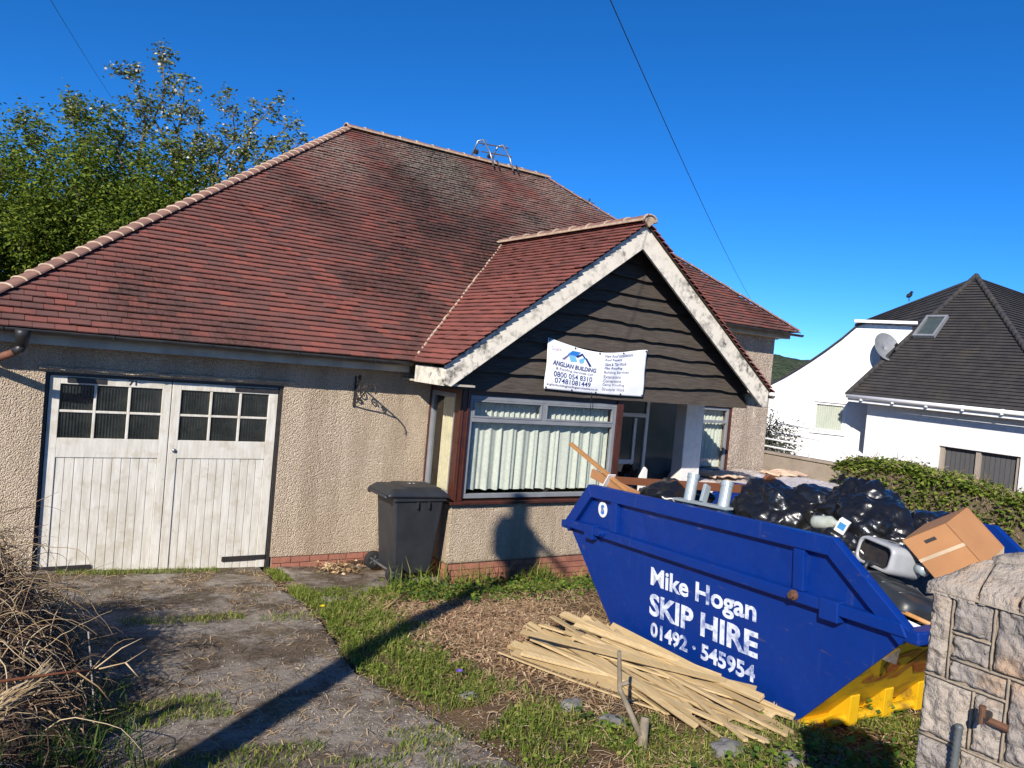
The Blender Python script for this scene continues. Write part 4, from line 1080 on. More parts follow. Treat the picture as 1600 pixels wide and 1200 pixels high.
# charcoal lid
LM = Matrix.Translation((4.66, -5.98, 1.20)) @ Matrix.Rotation(math.radians(-8), 4, 'Z') @ Matrix.Rotation(math.radians(16), 4, 'Y') @ Matrix.Rotation(math.radians(12), 4, 'X')
LD = thing('plastic_case', (4.66, -5.98, 1.15), 'charcoal moulded plastic case with raised ribs below the grey casing', 'case')
def zs(w_, h_, r_, z): return [(a, b_2, z) for a, b_2 in rrect(w_, h_, r_)]
b = loft([zs(.52, .56, .08, -.05), zs(.52, .56, .08, .0), zs(.46, .50, .08, .035), zs(.30, .36, .08, .05), zs(.1, .1, .04, .052)], LM); b.build('shell', M['dark_plastic'], LD, True)
for yy in (-.14, .0, .14):
    b = MB(LM); b.tube([(-.22, yy, .03), (-.12, yy, .055), (.12, yy, .055), (.22, yy, .03)], .012, 8); b.build('rib', M['dark_plastic'], LD, True)
b = MB(LM); b.tube([(-.16, .2, .03), (-.14, .22, .09), (.14, .22, .09), (.16, .2, .03)], .016, 8); b.build('handle', M['dark_plastic'], LD, True)
# toilet seat ring
TM = Matrix.Translation((4.56, -6.20, 1.10)) @ Matrix.Rotation(math.radians(20), 4, 'Y') @ Matrix.Rotation(math.radians(6), 4, 'X')
b = MB(TM); n = 36; P = []
for i in range(n):
    a = 2 * math.pi * i / n
    for r_, z in ((.20, -.012), (.20, .012), (.12, .014), (.12, -.012)): P.append((r_ * math.cos(a), r_ * 1.12 * math.sin(a), z))
b.add(P, [(i * 4 + k, ((i + 1) % n) * 4 + k, ((i + 1) % n) * 4 + (k + 1) % 4, i * 4 + (k + 1) % 4) for i in range(n) for k in range(4)])
tag(b.build('toilet_seat', M['seat_wood'], None, True, .006), 'varnished wooden ring seat beside the stone pillar', 'toilet seat')
b = MB(TM); b.prism([(-.3, -.3, -.06), (.16, -.32, -.06), (.18, .1, -.06), (-.28, .12, -.06)], (0, 0, .025)); tag(b.build('white_board', M['white_gloss'], None, bevel=.003), 'white board offcut under the wooden ring seat', 'board')
# grey pipe frame
PF = thing('pipe_frame', (4.65, -4.2, 1.3), 'grey metal frame with two short round legs poking up', 'metal frame')
for y0 in (-4.07, -4.45):
    b = MB(); dx = .0
    b.tube([(4.62, y0, 1.36), (4.70, y0 + .035, 1.665)], .048, 18); lg = b.build('leg', M['zinc'], PF, False, .004)
    b = MB(); b.tube([(4.69, y0 + .031, 1.63), (4.7, y0 + .035, 1.668)], .052, 18); b.build('collar', M['zinc'], lg)
b = MB(); b.bar((4.60, -3.95, 1.44), (4.60, -4.55, 1.47), .09, .02); b.bar((4.63, -4.23, 1.46), (4.70, -4.20, 1.60), .07, .03, (0, 1, 0)); b.build('crosspiece', M['zinc'], PF, bevel=.004)
# loose wood on the skip
b = MB(); b.bar((4.60, -2.38, 1.71), (4.62, -3.30, 1.38), .05, .028); tag(b.build('timber_strip', M['seat_wood'], None, bevel=.004), 'thin orange-brown timber strip poking out past the bay window', 'timber')
b = MB(); b.bar((5.0, -2.55, 1.36), (5.0, -4.50, 1.61), .02, .075); tag(b.build('timber_strip', M['brown_wood'], None, bevel=.004), 'long brown stained board lying across the skip', 'timber')
b = MB(); b.bar((5.02, -4.42, 1.56), (5.08, -4.55, 1.74), .10, .03, (0, 1, 0)); tag(b.build('timber_offcut', M['brown_wood'], None, bevel=.004), 'brown offcut standing up at the end of the long board', 'timber')
b = MB(); b.bar((4.62, -2.75, 1.46), (4.62, -3.45, 1.36), .03, .09); tag(b.build('timber_strip', M['card'], None, bevel=.004), 'light brown board lying along the far rim of the skip', 'timber')
b = MB(); b.bar((4.84, -6.02, 1.38), (4.90, -6.15, 1.50), .02, .09, (0, 1, 0)); tag(b.build('timber_offcut', M['pine'], None, bevel=.003), 'pale batten end beside the grey spout', 'timber')
b = MB(); b.bar((4.60, -3.0, 1.37), (4.60, -3.08, 1.5), .09, .01, (0, 1, 0)); tag(b.build('card_scrap', M['white_gloss'], None), 'white scrap beside the orange timber strip', 'scrap')
# bottle and carton on the open bag
BT = Matrix.Translation((4.72, -5.34, 1.53)) @ Matrix.Rotation(math.radians(80), 4, 'X')
b = MB(BT); b.lathe([(.001, -.10), (.045, -.10), (.05, -.08), (.05, .05), (.02, .09), (.018, .12)], (0, 0, 0), 16); tag(b.build('plastic_bottle', M['bottle'], None, True), 'cloudy plastic bottle lying on the small open bag', 'bottle')
BX = Matrix.Translation((4.70, -5.49, 1.54)) @ Matrix.Rotation(math.radians(25), 4, 'X') @ Matrix.Rotation(math.radians(20), 4, 'Z')
ct = thing('carton', (4.70, -5.49, 1.5), 'small white carton with a blue label on the open bag', 'carton')
b = MB(BX); b.box((0, 0, 0), (.06, .075, .10)); b.build('carton_body', M['white_gloss'], ct, bevel=.006)
b = MB(BX); b.box((-.0315, 0, .008), (.002, .05, .05)); b.build('label_patch', M['carton_b'], ct)

# ------------------------------------------------------------------ wheelie bin
BN = thing('wheelie_bin', (3.68, -.62, -.07), 'black wheelie bin standing against the bay window', 'wheelie bin')
z0 = -.075
def binsec(x0, x1, y0, y1, z): return [(x0, y0, z), (x1, y0, z), (x1, y1, z), (x0, y1, z)]
b = MB(); ss = [binsec(3.44, 3.90, -.86, -.42, z0 + .06), binsec(3.37, 3.97, -.90, -.38, z0 + .86), binsec(3.36, 3.98, -.905, -.375, z0 + .94)]
P = [p for s_ in ss for p in s_]; b.add(P, [(0, 3, 2, 1)] + [(i * 4 + k, i * 4 + (k + 1) % 4, (i + 1) * 4 + (k + 1) % 4, (i + 1) * 4 + k) for i in range(2) for k in range(4)] + [(8, 9, 10, 11)])
body = b.build('body', M['bin'], BN, bevel=.02)
b = MB(); b.boxp((3.345, -.925, z0 + .90), (4.0, -.355, z0 + .955)); b.build('rim', M['bin'], BN, bevel=.012)
for yy in (-.80, -.68): 
    b = MB(); b.boxp((3.7 + (yy + .74) * 1.2, -.935, z0 + .82), (3.715 + (yy + .74) * 1.2, -.905, z0 + .90)); b.build('rib', M['bin'], body)
b = MB(); lid = []
def lidf(u, v):
    x = 3.26 + .78 * u; y = -.945 + .61 * v
    e = min(u, 1 - u, v, 1 - v); z = z0 + .965 + .055 * sstep(0, .12, e) + .02 * (1 - u) + (.018 if .30 < u < .9 and .15 < v < .85 else 0)
    if e == 0: z = z0 + .945 + .02 * (1 - u)
    return (x, y, z)
b.grid(lidf, 40, 30); ld = b.build('lid', M['bin'], BN, True, solid=.012)
b = MB(); b.tube([(3.27, -.90, z0 + .93), (3.245, -.88, z0 + .96), (3.245, -.40, z0 + .96), (3.27, -.38, z0 + .93)], .017, 10); b.build('handle', M['bin'], BN, True)
text_on('bin_sticker', '71', lambda a, c: (3.62 + .09 * a, -.66 + .05 * c, z0 + 1.062), M['white_gloss'], ld, bold=.03)
b = MB(); b.tube([(3.40, -.92, z0 + .10), (3.40, -.36, z0 + .10)], .014, 10); b.build('axle', M['steel'], BN)
for yy in (-.955, -.345):
    b = MB(); b.lathe([(.06, -.028), (.098, -.028), (.104, -.018), (.104, .018), (.098, .028), (.06, .028)], (3.40, yy, z0 + .104), 28, 'Y'); wh = b.build('wheel', M['rubber'], BN, True)
    b = MB(); b.lathe([(.02, -.032), (.025, -.03), (.058, -.022), (.058, .022), (.02, .032)], (3.40, yy, z0 + .104), 20, 'Y'); b.build('hub', M['dark_plastic'], wh)
    for i in range(5):
        a = i * 2 * math.pi / 5; b = MB(); b.bar((3.40, yy - .026, z0 + .104), (3.40 + .06 * math.cos(a), yy - .026, z0 + .104 + .06 * math.sin(a)), .014, .008, (0, 1, 0)); b.build('spoke', M['steel'], wh)

# ------------------------------------------------------------------ banner on the gable boards
BR = thing('banner', (6.08, -.86, 2.2), 'white vinyl roofing company banner nailed to the dark gable boards', 'banner')
def bpt(u, v, off=0.0):
    x = 5.25 + 1.655 * u; top = 2.845 - .012 * u - .105 * math.sin(math.pi * min(1, u * 1.02)) ** 1.2 + .02 * max(0, .12 - u); bot = 2.212 - .016 * u - .012 * math.sin(math.pi * u)
    z = bot + (top - bot) * v
    y = -.897 - .012 * math.sin(u * 9 + v * 4) * v - .012 * nz(u * 5, v * 3, 2.) - .018 * math.sin(math.pi * u) * math.sin(math.pi * v) - .012 * abs(math.sin((u - .98 + v * .4) * 9)) * max(0, u - .55) * 1.5
    return (x, y - off, z)
b = MB(); b.grid(lambda u, v: bpt(u, v), 70, 30); b.build('sheet', M['banner'], BR, True, solid=.003)
for u in (.015, .26, .5, .75, .985):
    for v in (.03, .97):
        b = MB(); c = bpt(u, v, .004); b.lathe([(.012, 0), (.012, -.005), (.001, -.006)], c, 10, 'Y'); b.build('eyelet', M['black_metal'], BR)
def bt(body, u0, u1, v0, v1, mat, **kw): return text_on('print', body, lambda a, c: bpt(u0 + (u1 - u0) * a, v0 + (v1 - v0) * c, .005), M[mat], BR, **kw)
bt('Goo', .035, .085, .79, .86, 'ink_goog'); bt('gle', .087, .13, .80, .87, 'ink_googr')
bt('ANGLIAN BUILDING', .055, .475, .50, .60, 'ink_navy', bold=.028, shear=.15)
bt('& Roofing Services Ltd', .09, .445, .405, .475, 'ink_greyp', bold=.01)
bt('0800 054 8310', .075, .445, .27, .385, 'ink_navy', bold=.012); bt('07481081449', .09, .435, .145, .255, 'ink_navy', bold=.012)
bt('anglianbuildingroofingservicesltd.co.uk', .02, .515, .065, .125, 'ink_greyp', bold=.012)
for i, s_ in enumerate(('New Roof Installations', 'Roof Repairs', 'Slate & Tile Work', 'Flat Roofing', 'Building Services', 'Extensions', 'Conversions', 'Damp Proofing', 'Structural Work')):
    v1 = .955 - i * .0985; wl_ = {0: .30, 1: .18, 2: .23, 3: .19, 4: .26, 5: .18, 6: .19, 7: .22, 8: .23}[i]
    bt(s_, .555, .555 + wl_, v1 - .072, v1, 'ink_navy' if i < 4 else 'ink_greyp', bold=.004, shear=.25 if i < 4 else 0)
def poly_print(pts, mat, off=.005):
    q = MB(); q.add([bpt(u, v, off) for u, v in pts], [tuple(range(len(pts)))]); q.build('print', M[mat], BR)
poly_print([(.14, .66), (.165, .66), (.215, .80), (.20, .80)], 'ink_greyp'); poly_print([(.19, .79), (.235, .90), (.315, .91), (.275, .80)], 'ink_blue')
poly_print([(.20, .79), (.265, .79), (.285, .68), (.225, .65)], 'ink_light', .0045); poly_print([(.265, .79), (.33, .90), (.37, .79), (.35, .79), (.33, .85), (.285, .77)], 'ink_navy', .006)
poly_print([(.30, .74), (.36, .82), (.345, .68), (.31, .66)], 'ink_light', .0045); poly_print([(.355, .80), (.375, .81), (.425, .64), (.405, .62)], 'ink_navy', .0055)
b = MB(); b.tube([(6.0, -.905, 2.21), (6.01, -.90, 2.10), (6.03, -.88, 1.98), (6.05, -.86, 1.90)], .004, 6); b.build('cord', M['cable'], BR)

# ------------------------------------------------------------------ wrought iron bracket
WB = thing('hanging_bracket', (3.13, 0, 2.0), 'black wrought iron scroll bracket on the pebbledash wall', 'bracket')
b = MB(); b.bar((3.13, -.012, 1.80), (3.13, -.012, 2.17), .022, .012, (0, 1, 0)); b.build('wall_strap', M['black_metal'], WB)
b = MB(); b.tube([(3.13, -.012, 2.10), (3.14, -.25, 2.10), (3.15, -.50, 2.10), (3.152, -.57, 2.08), (3.152, -.60, 2.03), (3.15, -.585, 2.0)], .009, 6); b.build('arm', M['black_metal'], WB)
b = MB(); b.tube([(3.13, -.015, 1.82), (3.138, -.15, 1.90), (3.146, -.32, 2.02), (3.15, -.46, 2.09)], .009, 6); b.build('brace', M['black_metal'], WB)
def scroll(c, r0_, turns, flip=1):
    return [(3.142, c[0] + flip * r0_ * (1 - t_ / 26) * math.cos(t_ * turns * 2 * math.pi / 20), c[1] + r0_ * (1 - t_ / 26) * math.sin(t_ * turns * 2 * math.pi / 20)) for t_ in range(21)]
for c, r_, fl in (((-.085, 2.02), .062, 1), ((-.22, 2.045), .046, -1), ((-.33, 2.065), .032, 1), ((-.06, 1.92), .038, -1), ((-.10, 2.15), .04, 1)):
    b = MB(); b.tube(scroll(c, r_, 1.5, fl), .0075, 5); b.build('scroll', M['black_metal'], WB)

# ------------------------------------------------------------------ things on the roof
RF = thing('aerial_bracket', (7.75, YR, ZR), 'grey steel cradle clamped over the main ridge', 'aerial bracket')
for xx in (7.48, 7.95):
    b = MB(); b.tube([(xx + .04, YR - .32, ZR - .10), (xx, YR - .20, ZR + .18), (xx - .06, YR, ZR + .46), (xx - .16, YR + .05, ZR + .42), (xx - .26, YR + .08, ZR + .12)], .018, 8); b.build('hoop', M['steel'], RF, True)
    b = MB(); b.bar((xx - .24, YR + .06, ZR + .10), (xx + .02, YR + .0, ZR + .46), .04, .012); b.build('strut', M['steel'], RF)
    b = MB(); b.tube([(xx + .22, YR - .14, ZR + .05), (xx + .16, YR - .22, ZR + .05), (xx + .20, YR - .3, ZR - .12)], .016, 6); b.build('hook', M['black_metal'], RF, True)
for zz, yy in ((.42, -.02), (.22, -.16)):
    b = MB(); b.tube([(7.30, YR + yy, ZR + zz - .05), (8.02, YR + yy, ZR + zz)], .014, 8); b.build('cross_tube', M['steel'], RF)
b = MB(); b.lathe([(.05, -.03), (.05, .03)], (7.30, YR + .05, ZR + .20), 14, 'X'); b.lathe([(.04, -.03), (.04, .03)], (7.58, YR + .0, ZR + .16), 14, 'X'); b.build('clamp', M['black_metal'], RF)
RA = thing('small_aerial', (10.1, 4.6, 5.9), 'tiny dark aerial peeping over the right hip', 'aerial')
b = MB(); b.tube([(10.2, 5.0, 5.3), (10.2, 5.0, 6.28)], .02, 8); b.build('mast', M['black_metal'], RA)
b = MB(); b.tube([(9.95, 5.0, 6.18), (10.3, 5.0, 6.2)], .012, 6)
for i in range(5): b.tube([(9.97 + i * .08, 4.9, 6.19), (9.97 + i * .08, 5.1, 6.19)], .008, 5)
b.build('element', M['steel'], RA); b = MB(); b.box((10.2, 5.0, 6.1), (.1, .08, .12)); b.build('junction_box', M['black_metal'], RA)

# ------------------------------------------------------------------ overhead cables and the pole behind the viewer
def cable(p, q, sag, label, r_=.0048):
    p = Vector(p); q = Vector(q); b = MB(); n = 40
    b.tube([p.lerp(q, i / n) - Vector((0, 0, sag * 4 * (i / n) * (1 - i / n))) for i in range(n + 1)], r_, 5)
    tag(b.build('overhead_cable', M['cable'], None, True), label, 'cable')
PT = Vector((-2.82, -8.19, 6.31))
cable(PT, (19.5, 8.2, 5.24), .25, 'long thin cable crossing the sky above the front gable')
cable(PT, (1.85, 18.6, 9.5), .12, 'thin cable descending into the trees on the left')
cable(PT, (32.0, 4.6, 16.9), .1, 'short end of cable at the top right corner')
TP = thing('telegraph_pole', (-2.7, -7.43, .4), 'wooden telegraph pole behind the viewer that shades the drive', 'pole')
b = MB(); b.tube([(-2.7, -7.43, .2), (-2.7, -7.43, 3.5), (-2.7, -7.43, 6.68)], [.14, .125, .10], 14); b.build('shaft', M['pole'], TP, True)
b = MB(); b.lathe([(.10, -.28), (.24, -.26), (.25, .0), (.20, .16), (.10, .22)], (-2.7, -7.43, 6.12), 18); b.build('terminal_box', M['black_plastic'], TP, True)
b = MB(); b.bar((-2.68, -7.3, 6.36), (-2.83, -8.25, 6.36), .05, .06); b.build('cable_arm', M['pole'], TP)

# ------------------------------------------------------------------ stone gate pillar
GPL = thing('gate_pillar', (1.9, -7.88, .42), 'rough grey stone gate pillar with raised pointing at the right edge', 'pillar')
PM = Matrix.Translation((-.135, -3.342, .942)) @ Matrix.Scale(.62, 4)   # pillar drawing units to metres, at the drive entrance
b = MB(PM); b.boxp((3.012, -7.66, -.95), (3.6, -7.05, 1.70)); core = b.build('pillar_core', M['pillar_mortar'], GPL)
def stone(y0, y1, z0, z1, depth=.03, seed=0, face='x'):
    n1 = max(8, int(abs(y1 - y0) / .008)); n2 = max(8, int((z1 - z0) / .008)); b = MB(PM)
    g_ = .003
    def fn(u, v):
        e = min(u * abs(y1 - y0), (1 - u) * abs(y1 - y0), v * (z1 - z0), (1 - v) * (z1 - z0))
        yy = y0 + (y1 - y0) * (g_ / abs(y1 - y0) + u * (1 - 2 * g_ / abs(y1 - y0))) + (.004 * nz(v * 7, seed) if 0 < u < 1 else .004 * nz(v * 5, seed + u * 3))
        zz = z0 + g_ + (z1 - z0 - 2 * g_) * v + .004 * nz(u * 6, seed + 4 + v)
        h = .006 + depth * sstep(0, .012, e) * (.35 + .55 * nz(yy * 9, zz * 9, seed) + .45 * nz(yy * 28, zz * 28, seed) + .5 * abs(nz(yy * 14, zz * 14, seed + 2)) + .25 * nz(yy * 60, zz * 60, seed))
        if e <= 0: h = -.008
        return (3.012 - h, yy, zz) if face == 'x' else ((3.012 + (3.6 - 3.012) * (yy - y0) / (y1 - y0)) if False else yy, face, zz) if False else (3.012 - h, yy, zz)
    b.grid(fn, n1, n2); return b.build('stone', M['stone'], core, True)
for i, s_ in enumerate(((-7.05, -7.137, 1.335, 1.70), (-7.147, -7.300, 1.540, 1.695), (-7.150, -7.300, 1.430, 1.530), (-7.312, -7.655, 1.432, 1.695), (-7.150, -7.372, 1.335, 1.422), (-7.384, -7.655, 1.10, 1.422),
                       (-7.05, -7.248, 1.078, 1.325), (-7.260, -7.374, 1.09, 1.325), (-7.05, -7.21, .80, 1.066), (-7.222, -7.655, .86, 1.08), (-7.05, -7.30, .55, .79), (-7.222, -7.655, .795, .85), (-7.312, -7.655, .5, .785), (-7.05, -7.5, .15, .54), (-7.05, -7.35, -.25, .14), (-7.36, -7.655, -.25, .14), (-7.05, -7.655, -.6, -.26), (-7.05, -7.4, -.93, -.61), (-7.41, -7.655, -.93, -.61))):
    stone(*s_, .03, i * 1.7)
def far_face(y, nrm, seed):
    for r in range(11):
        for k in range(2):
            x0 = 3.03 + k * .29; b = MB(PM)
            def fn(u, v, x0=x0, r=r):
                e = min(u, 1 - u, v, 1 - v); h = .025 * sstep(0, .15, e) * (.7 + .8 * nz(x0 + u * 3, r + v * 3, seed)); return (x0 + .27 * u, y + nrm * (h if e > 0 else -.005), -.9 + r * .235 + .22 * v)
            b.grid(fn, 8, 8); b.build('stone', M['stone'], core, True)
far_face(-7.05, 1, 31.); far_face(-7.66, -1, 37.)
# raised pointing ribs
for pts in (((-7.143, 1.70), (-7.146, 1.33)), ((-7.306, 1.70), (-7.308, 1.43)), ((-7.15, 1.535), (-7.30, 1.536)), ((-7.05, 1.33), (-7.2, 1.33), (-7.378, 1.334)), ((-7.15, 1.427), (-7.66, 1.43)), ((-7.254, 1.325), (-7.256, 1.085)), ((-7.379, 1.425), (-7.378, 1.09)), ((-7.05, 1.072), (-7.38, 1.084), (-7.66, 1.09)), ((-7.215, 1.07), (-7.217, .80)), ((-7.05, 1.705), (-7.66, 1.705))):
    q = MB(PM); P = []
    for i in range(len(pts) - 1):
        for t_ in range(8):
            a = t_ / 8; P.append((3.002, pts[i][0] + (pts[i + 1][0] - pts[i][0]) * a + .003 * nz(i + a * 9, pts[0][1] * 5), pts[i][1] + (pts[i + 1][1] - pts[i][1]) * a + .003 * nz(a * 9, pts[0][0] * 5)))
    P.append((3.002, *pts[-1])); q.tube(P, .006, 6); q.build('pointing', M['pillar_mortar'], core, True)
# rough capping of bedded stones
def capz(x, y):
    e = min((x - 2.97) / .3, (3.64 - x) / .3, (-7.02 - y) / .3, (y + 7.70) / .3); return 1.695 + .16 * math.sin(max(0, min(1, e)) * math.pi / 2)
b = MB(PM); b.grid(lambda u, v: (2.985 + .64 * u, -7.03 - .65 * v, capz(2.985 + .64 * u, -7.03 - .65 * v) - .02), 16, 16); b.build('capping_bed', M['pillar_mortar'], core, True)
R5 = random.Random(5); seeds = [(2.99 + .62 * (i + R5.uniform(.2, .8)) / 4, -7.04 - .62 * (j + R5.uniform(.2, .8)) / 4) for i in range(4) for j in range(4)]
for i, (sx, sy) in enumerate(seeds):
    poly = [(2.988, -7.03), (3.62, -7.03), (3.62, -7.68), (2.988, -7.68)]
    for j, (ox, oy) in enumerate(seeds):
        if i == j: continue
        ax, ay = sx - ox, sy - oy; mx, my = (sx + ox) / 2, (sy + oy) / 2; L = math.hypot(ax, ay); poly = clip(poly, ax / L, ay / L, (ax * mx + ay * my) / L + .008)
        if len(poly) < 3: break
    if len(poly) < 3: continue
    b = MB(PM); n = len(poly); P = []; rings_ = ((1.0, -.035), (.985, .008), (.95, .010), (.75, .010), (.5, .009), (.25, .010)); m_ = 7
    pp = []
    for k in range(n):
        for t_ in range(m_): pp.append((poly[k][0] + (poly[(k + 1) % n][0] - poly[k][0]) * t_ / m_, poly[k][1] + (poly[(k + 1) % n][1] - poly[k][1]) * t_ / m_))
    n = len(pp)
    for sc_, dz in rings_:
        for k, (x, y) in enumerate(pp):
            X = sx + (x - sx) * sc_; Y = sy + (y - sy) * sc_; P.append((X, Y, capz(X, Y) + dz + .018 * nz(X * 14, Y * 14, i) + .012 * nz(X * 38, Y * 38, i) + .010 * (i % 3)))
    fs = [(q_ * n + k, q_ * n + (k + 1) % n, (q_ + 1) * n + (k + 1) % n, (q_ + 1) * n + k) for q_ in range(5) for k in range(n)] + [tuple(range(5 * n, 6 * n))]
    b.add(P, fs); b.build('stone', M['stone'], core, True)
HG = thing('hinge_pin', (1.70, -7.879, 1.724), 'rusty iron gate hinge pin set in the stone pillar', 'hinge')
b = MB(PM); b.tube([(3.0, -7.318, 1.262), (2.93, -7.33, 1.262), (2.905, -7.335, 1.262)], [.02, .015, .016], 10); b.build('bracket', M['black_metal'], HG)
b = MB(PM); b.tube([(2.915, -7.333, 1.245), (2.915, -7.333, 1.315)], .013, 10); b.tube([(2.97, -7.30, 1.25), (2.985, -7.40, 1.24)], .015, 8); b.build('pin', M['rust'], HG)
b = MB(PM); P = []; rs_ = []
for i in range(140):
    t_ = i / 139; P.append((2.955 - .02 * math.sin(t_ * 3), -7.236 - .03 * t_ + .008 * math.sin(t_ * 6), 1.19 - 1.5 * t_)); rs_.append(.0175 if i % 2 else .0135)
b.tube(P, rs_, 12); tag(b.build('corrugated_hose', M['hose'], None, True), 'grey corrugated conduit hanging down the pillar', 'hose')

# ------------------------------------------------------------------ heap of pale timber boards beside the skip
R3 = random.Random(21)
def timber(p, q, w_, th, tiltv, mat=M['pine'], point=False, label='pale sawn timber board in the loose heap beside the blue skip'):
    p = Vector(p); q = Vector(q); d = (q - p).normalized(); s = d.cross(Vector(tiltv)).normalized(); n = s.cross(d)
    b = MB(); L = (q - p).length; bow = R3.uniform(-.015, .015); k = 6; P = []
    for i in range(k + 1):
        t_ = i / k; c = p + d * (L * t_) + n * (bow * 4 * t_ * (1 - t_))
        ww = w_ * (.55 if (point and i == k) else 1)
        for a, h in ((-1, -1), (1, -1), (1, 1), (-1, 1)): P.append(c + s * a * ww / 2 + n * h * th / 2)
    fs = [(3, 2, 1, 0), (k * 4, k * 4 + 1, k * 4 + 2, k * 4 + 3)] + [(i * 4 + j, i * 4 + (j + 1) % 4, (i + 1) * 4 + (j + 1) % 4, (i + 1) * 4 + j) for i in range(k) for j in range(4)]
    b.add(P, fs); o = b.build('timber_board', mat, None, bevel=.003)
    return tag(o, label, 'timber', 'timber boards heaped beside the skip')
for i in range(50):
    lay = i / 50
    x0 = R3.uniform(3.42, 4.02) if i > 5 else R3.uniform(3.12, 3.42)
    L = R3.uniform(1.2, 2.15) if i > 5 else R3.uniform(1.1, 1.5)
    yc = R3.uniform(-4.95, -4.3) if i > 5 else R3.uniform(-4.7, -4.45)
    az = R3.gauss(-.15, .28) if i > 5 else R3.uniform(-.42, -.30)
    dx = math.sin(az) * L / 2; dy = math.cos(az) * L / 2
    ya, yb = yc + dy, yc - dy; xa, xb = x0 + dx, x0 - dx
    xa = min(xa, 4.13); xb = min(xb, 4.02)
    lift = .03 + .07 * lay * sstep(3.2, 4.0, x0) + R3.uniform(0, .05)
    rise = .03 * sstep(3.7, 4.1, x0)
    za = gz(xa, ya) + lift + rise * R3.uniform(.4, 1) + R3.uniform(0, .04); zb2 = gz(xb, yb) + max(.03, lift * R3.uniform(.3, 1)) + rise * R3.uniform(.2, 1)
    timber((xa, ya, za), (xb, yb, zb2), R3.choice((.024, .03, .04, .05, .065)), R3.choice((.013, .016, .02, .026)), (R3.gauss(-.25, .18), R3.gauss(0, .08), 1), point=R3.random() < .3, label='pale sawn timber board splayed at the left edge of the heap' if i <= 5 else 'pale sawn timber board in the thick of the heap beside the skip')
# wide plank leaning on the skip side
timber((4.15, -3.75, .27), (3.99, -5.30, .34), .13, .02, (-.8, 0, .7), label='widest pale board leaning on the side of the blue skip'); timber((4.13, -3.4, .25), (3.9, -5.65, .36), .09, .02, (-.5, 0, .8), label='long pale board lying just below the widest one against the skip'); timber((4.0, -3.55, .25), (3.84, -5.85, .36), .09, .022, (-.3, 0, .9), point=True, label='long pointed pale board reaching furthest towards the skip\'s yellow end')

# ------------------------------------------------------------------ stump, rocks, stake, stalks
ST = thing('sapling_stump', (2.92, -5.5, .3), 'cut pale sapling stump with one thin stem left standing', 'stump')
b = MB(); b.tube([(2.92, -5.52, .22), (2.93, -5.50, .36), (2.945, -5.49, .46)], [.036, .030, .026], 10); b.build('stem', M['bark_pale'], ST, True)
b = MB(); b.tube([(2.91, -5.50, .36), (2.88, -5.40, .50), (2.86, -5.34, .58), (2.872, -5.31, .68), (2.862, -5.30, .80)], [.02, .018, .016, .014, .012], 8); b.build('stem', M['bark_pale'], ST, True)
b = MB(); b.tube([(2.86, -5.33, .60), (2.90, -5.37, .63)], [.016, .012], 6); b.build('spur', M['bark_pale'], ST, True)
for i, (x, y, s_, lb) in enumerate(((2.97, -5.20, .075, 'grey rock beside the cut sapling stump'), (2.86, -4.90, .07, 'small grey rock left of the sapling stump'), (3.33, -5.80, .085, 'flat grey rock below the timber heap'), (3.55, -6.05, .07, 'grey rock nearest the stone pillar'), (2.35, -4.45, .05, 'little stone in the grass edge'))):
    bm = bmesh.new(); bmesh.ops.create_icosphere(bm, subdivisions=4, radius=1.0)
    for v in bm.verts:
        d = v.co.copy(); k = 1 + .35 * mnoise.noise(d * 1.3 + Vector((i * 5, 0, 0))) + .12 * abs(mnoise.noise(d * 4 + Vector((0, i, 0)))); v.co = Vector((d.x * s_ * k * 1.25, d.y * s_ * k, d.z * s_ * .6 * k)) + Vector((x, y, gz(x, y) + s_ * .15))
    me = bpy.data.meshes.new('rock'); bm.to_mesh(me); bm.free(); tag(link('rock', me, M['rock'], None, True), lb, 'rock', 'loose rocks')
SK2 = thing('plant_stake', (.17, -4.08, .3), 'thin pale stake with dark bands leaning in the brush', 'stake')
p, q = Vector((.18, -4.09, .24)), Vector((.12, -3.91, .755))
for i in range(14):
    b = MB(); b.tube([p.lerp(q, i / 14), p.lerp(q, (i + 1) / 14)], .0042, 6); b.build('band', M['post_wood'] if i % 2 else M['black_metal'], SK2)

# ---- dead brushwood heap on the left
def heap_h(x, y): return max(0.0, 1.05 * math.exp(-((x + .58) / .56) ** 2 - ((y + 2.6) / .95) ** 2) + .72 * math.exp(-((x + .40) / .46) ** 2 - ((y + 3.8) / .8) ** 2) + 1.1 * math.exp(-((x + 1.35) / .5) ** 2 - ((y + 5.65) / .75) ** 2))  # last lobe: unseen extension added to throw shade over the near drive
b = MB()
def hp(u, v):
    x = -2.6 + 2.8 * u; y = -6.8 + 6.0 * v; return (x, y, terr(x, y) - .08 + .78 * heap_h(x, y) * (1 + .25 * nz(x * 5, y * 5)) + .03 * nz(x * 12, y * 12))
b.grid(hp, 50, 90); tag(b.build('brush_mound', simple('dark_brush_fill', (.055, .038, .026), (.09, .06, .04), 12, .95, .8, 40, .03), None, True), 'dark brown mound under the dead brushwood', 'mound', kind='stuff')  # dark brown fill that shows between the twigs
R4 = np.random.default_rng(4)
def heap_pts(n, lo=.0, hi=1.0):
    out = []
    while len(out) < n:
        x = R4.uniform(-2.2, .12); y = R4.uniform(-6.0, -1.1); h = heap_h(x, y)
        if h > .06 and R4.random() < h * 1.2: out.append((x, y, terr(x, y) + h * R4.uniform(.55, 1.0) * (lo + (hi - lo) * R4.random())))
    return np.array(out)
P = heap_pts(2900, .5, 1.05); D = R4.normal(size=(2900, 3)) * [1, 1, .45] + [.35, -.15, .05]
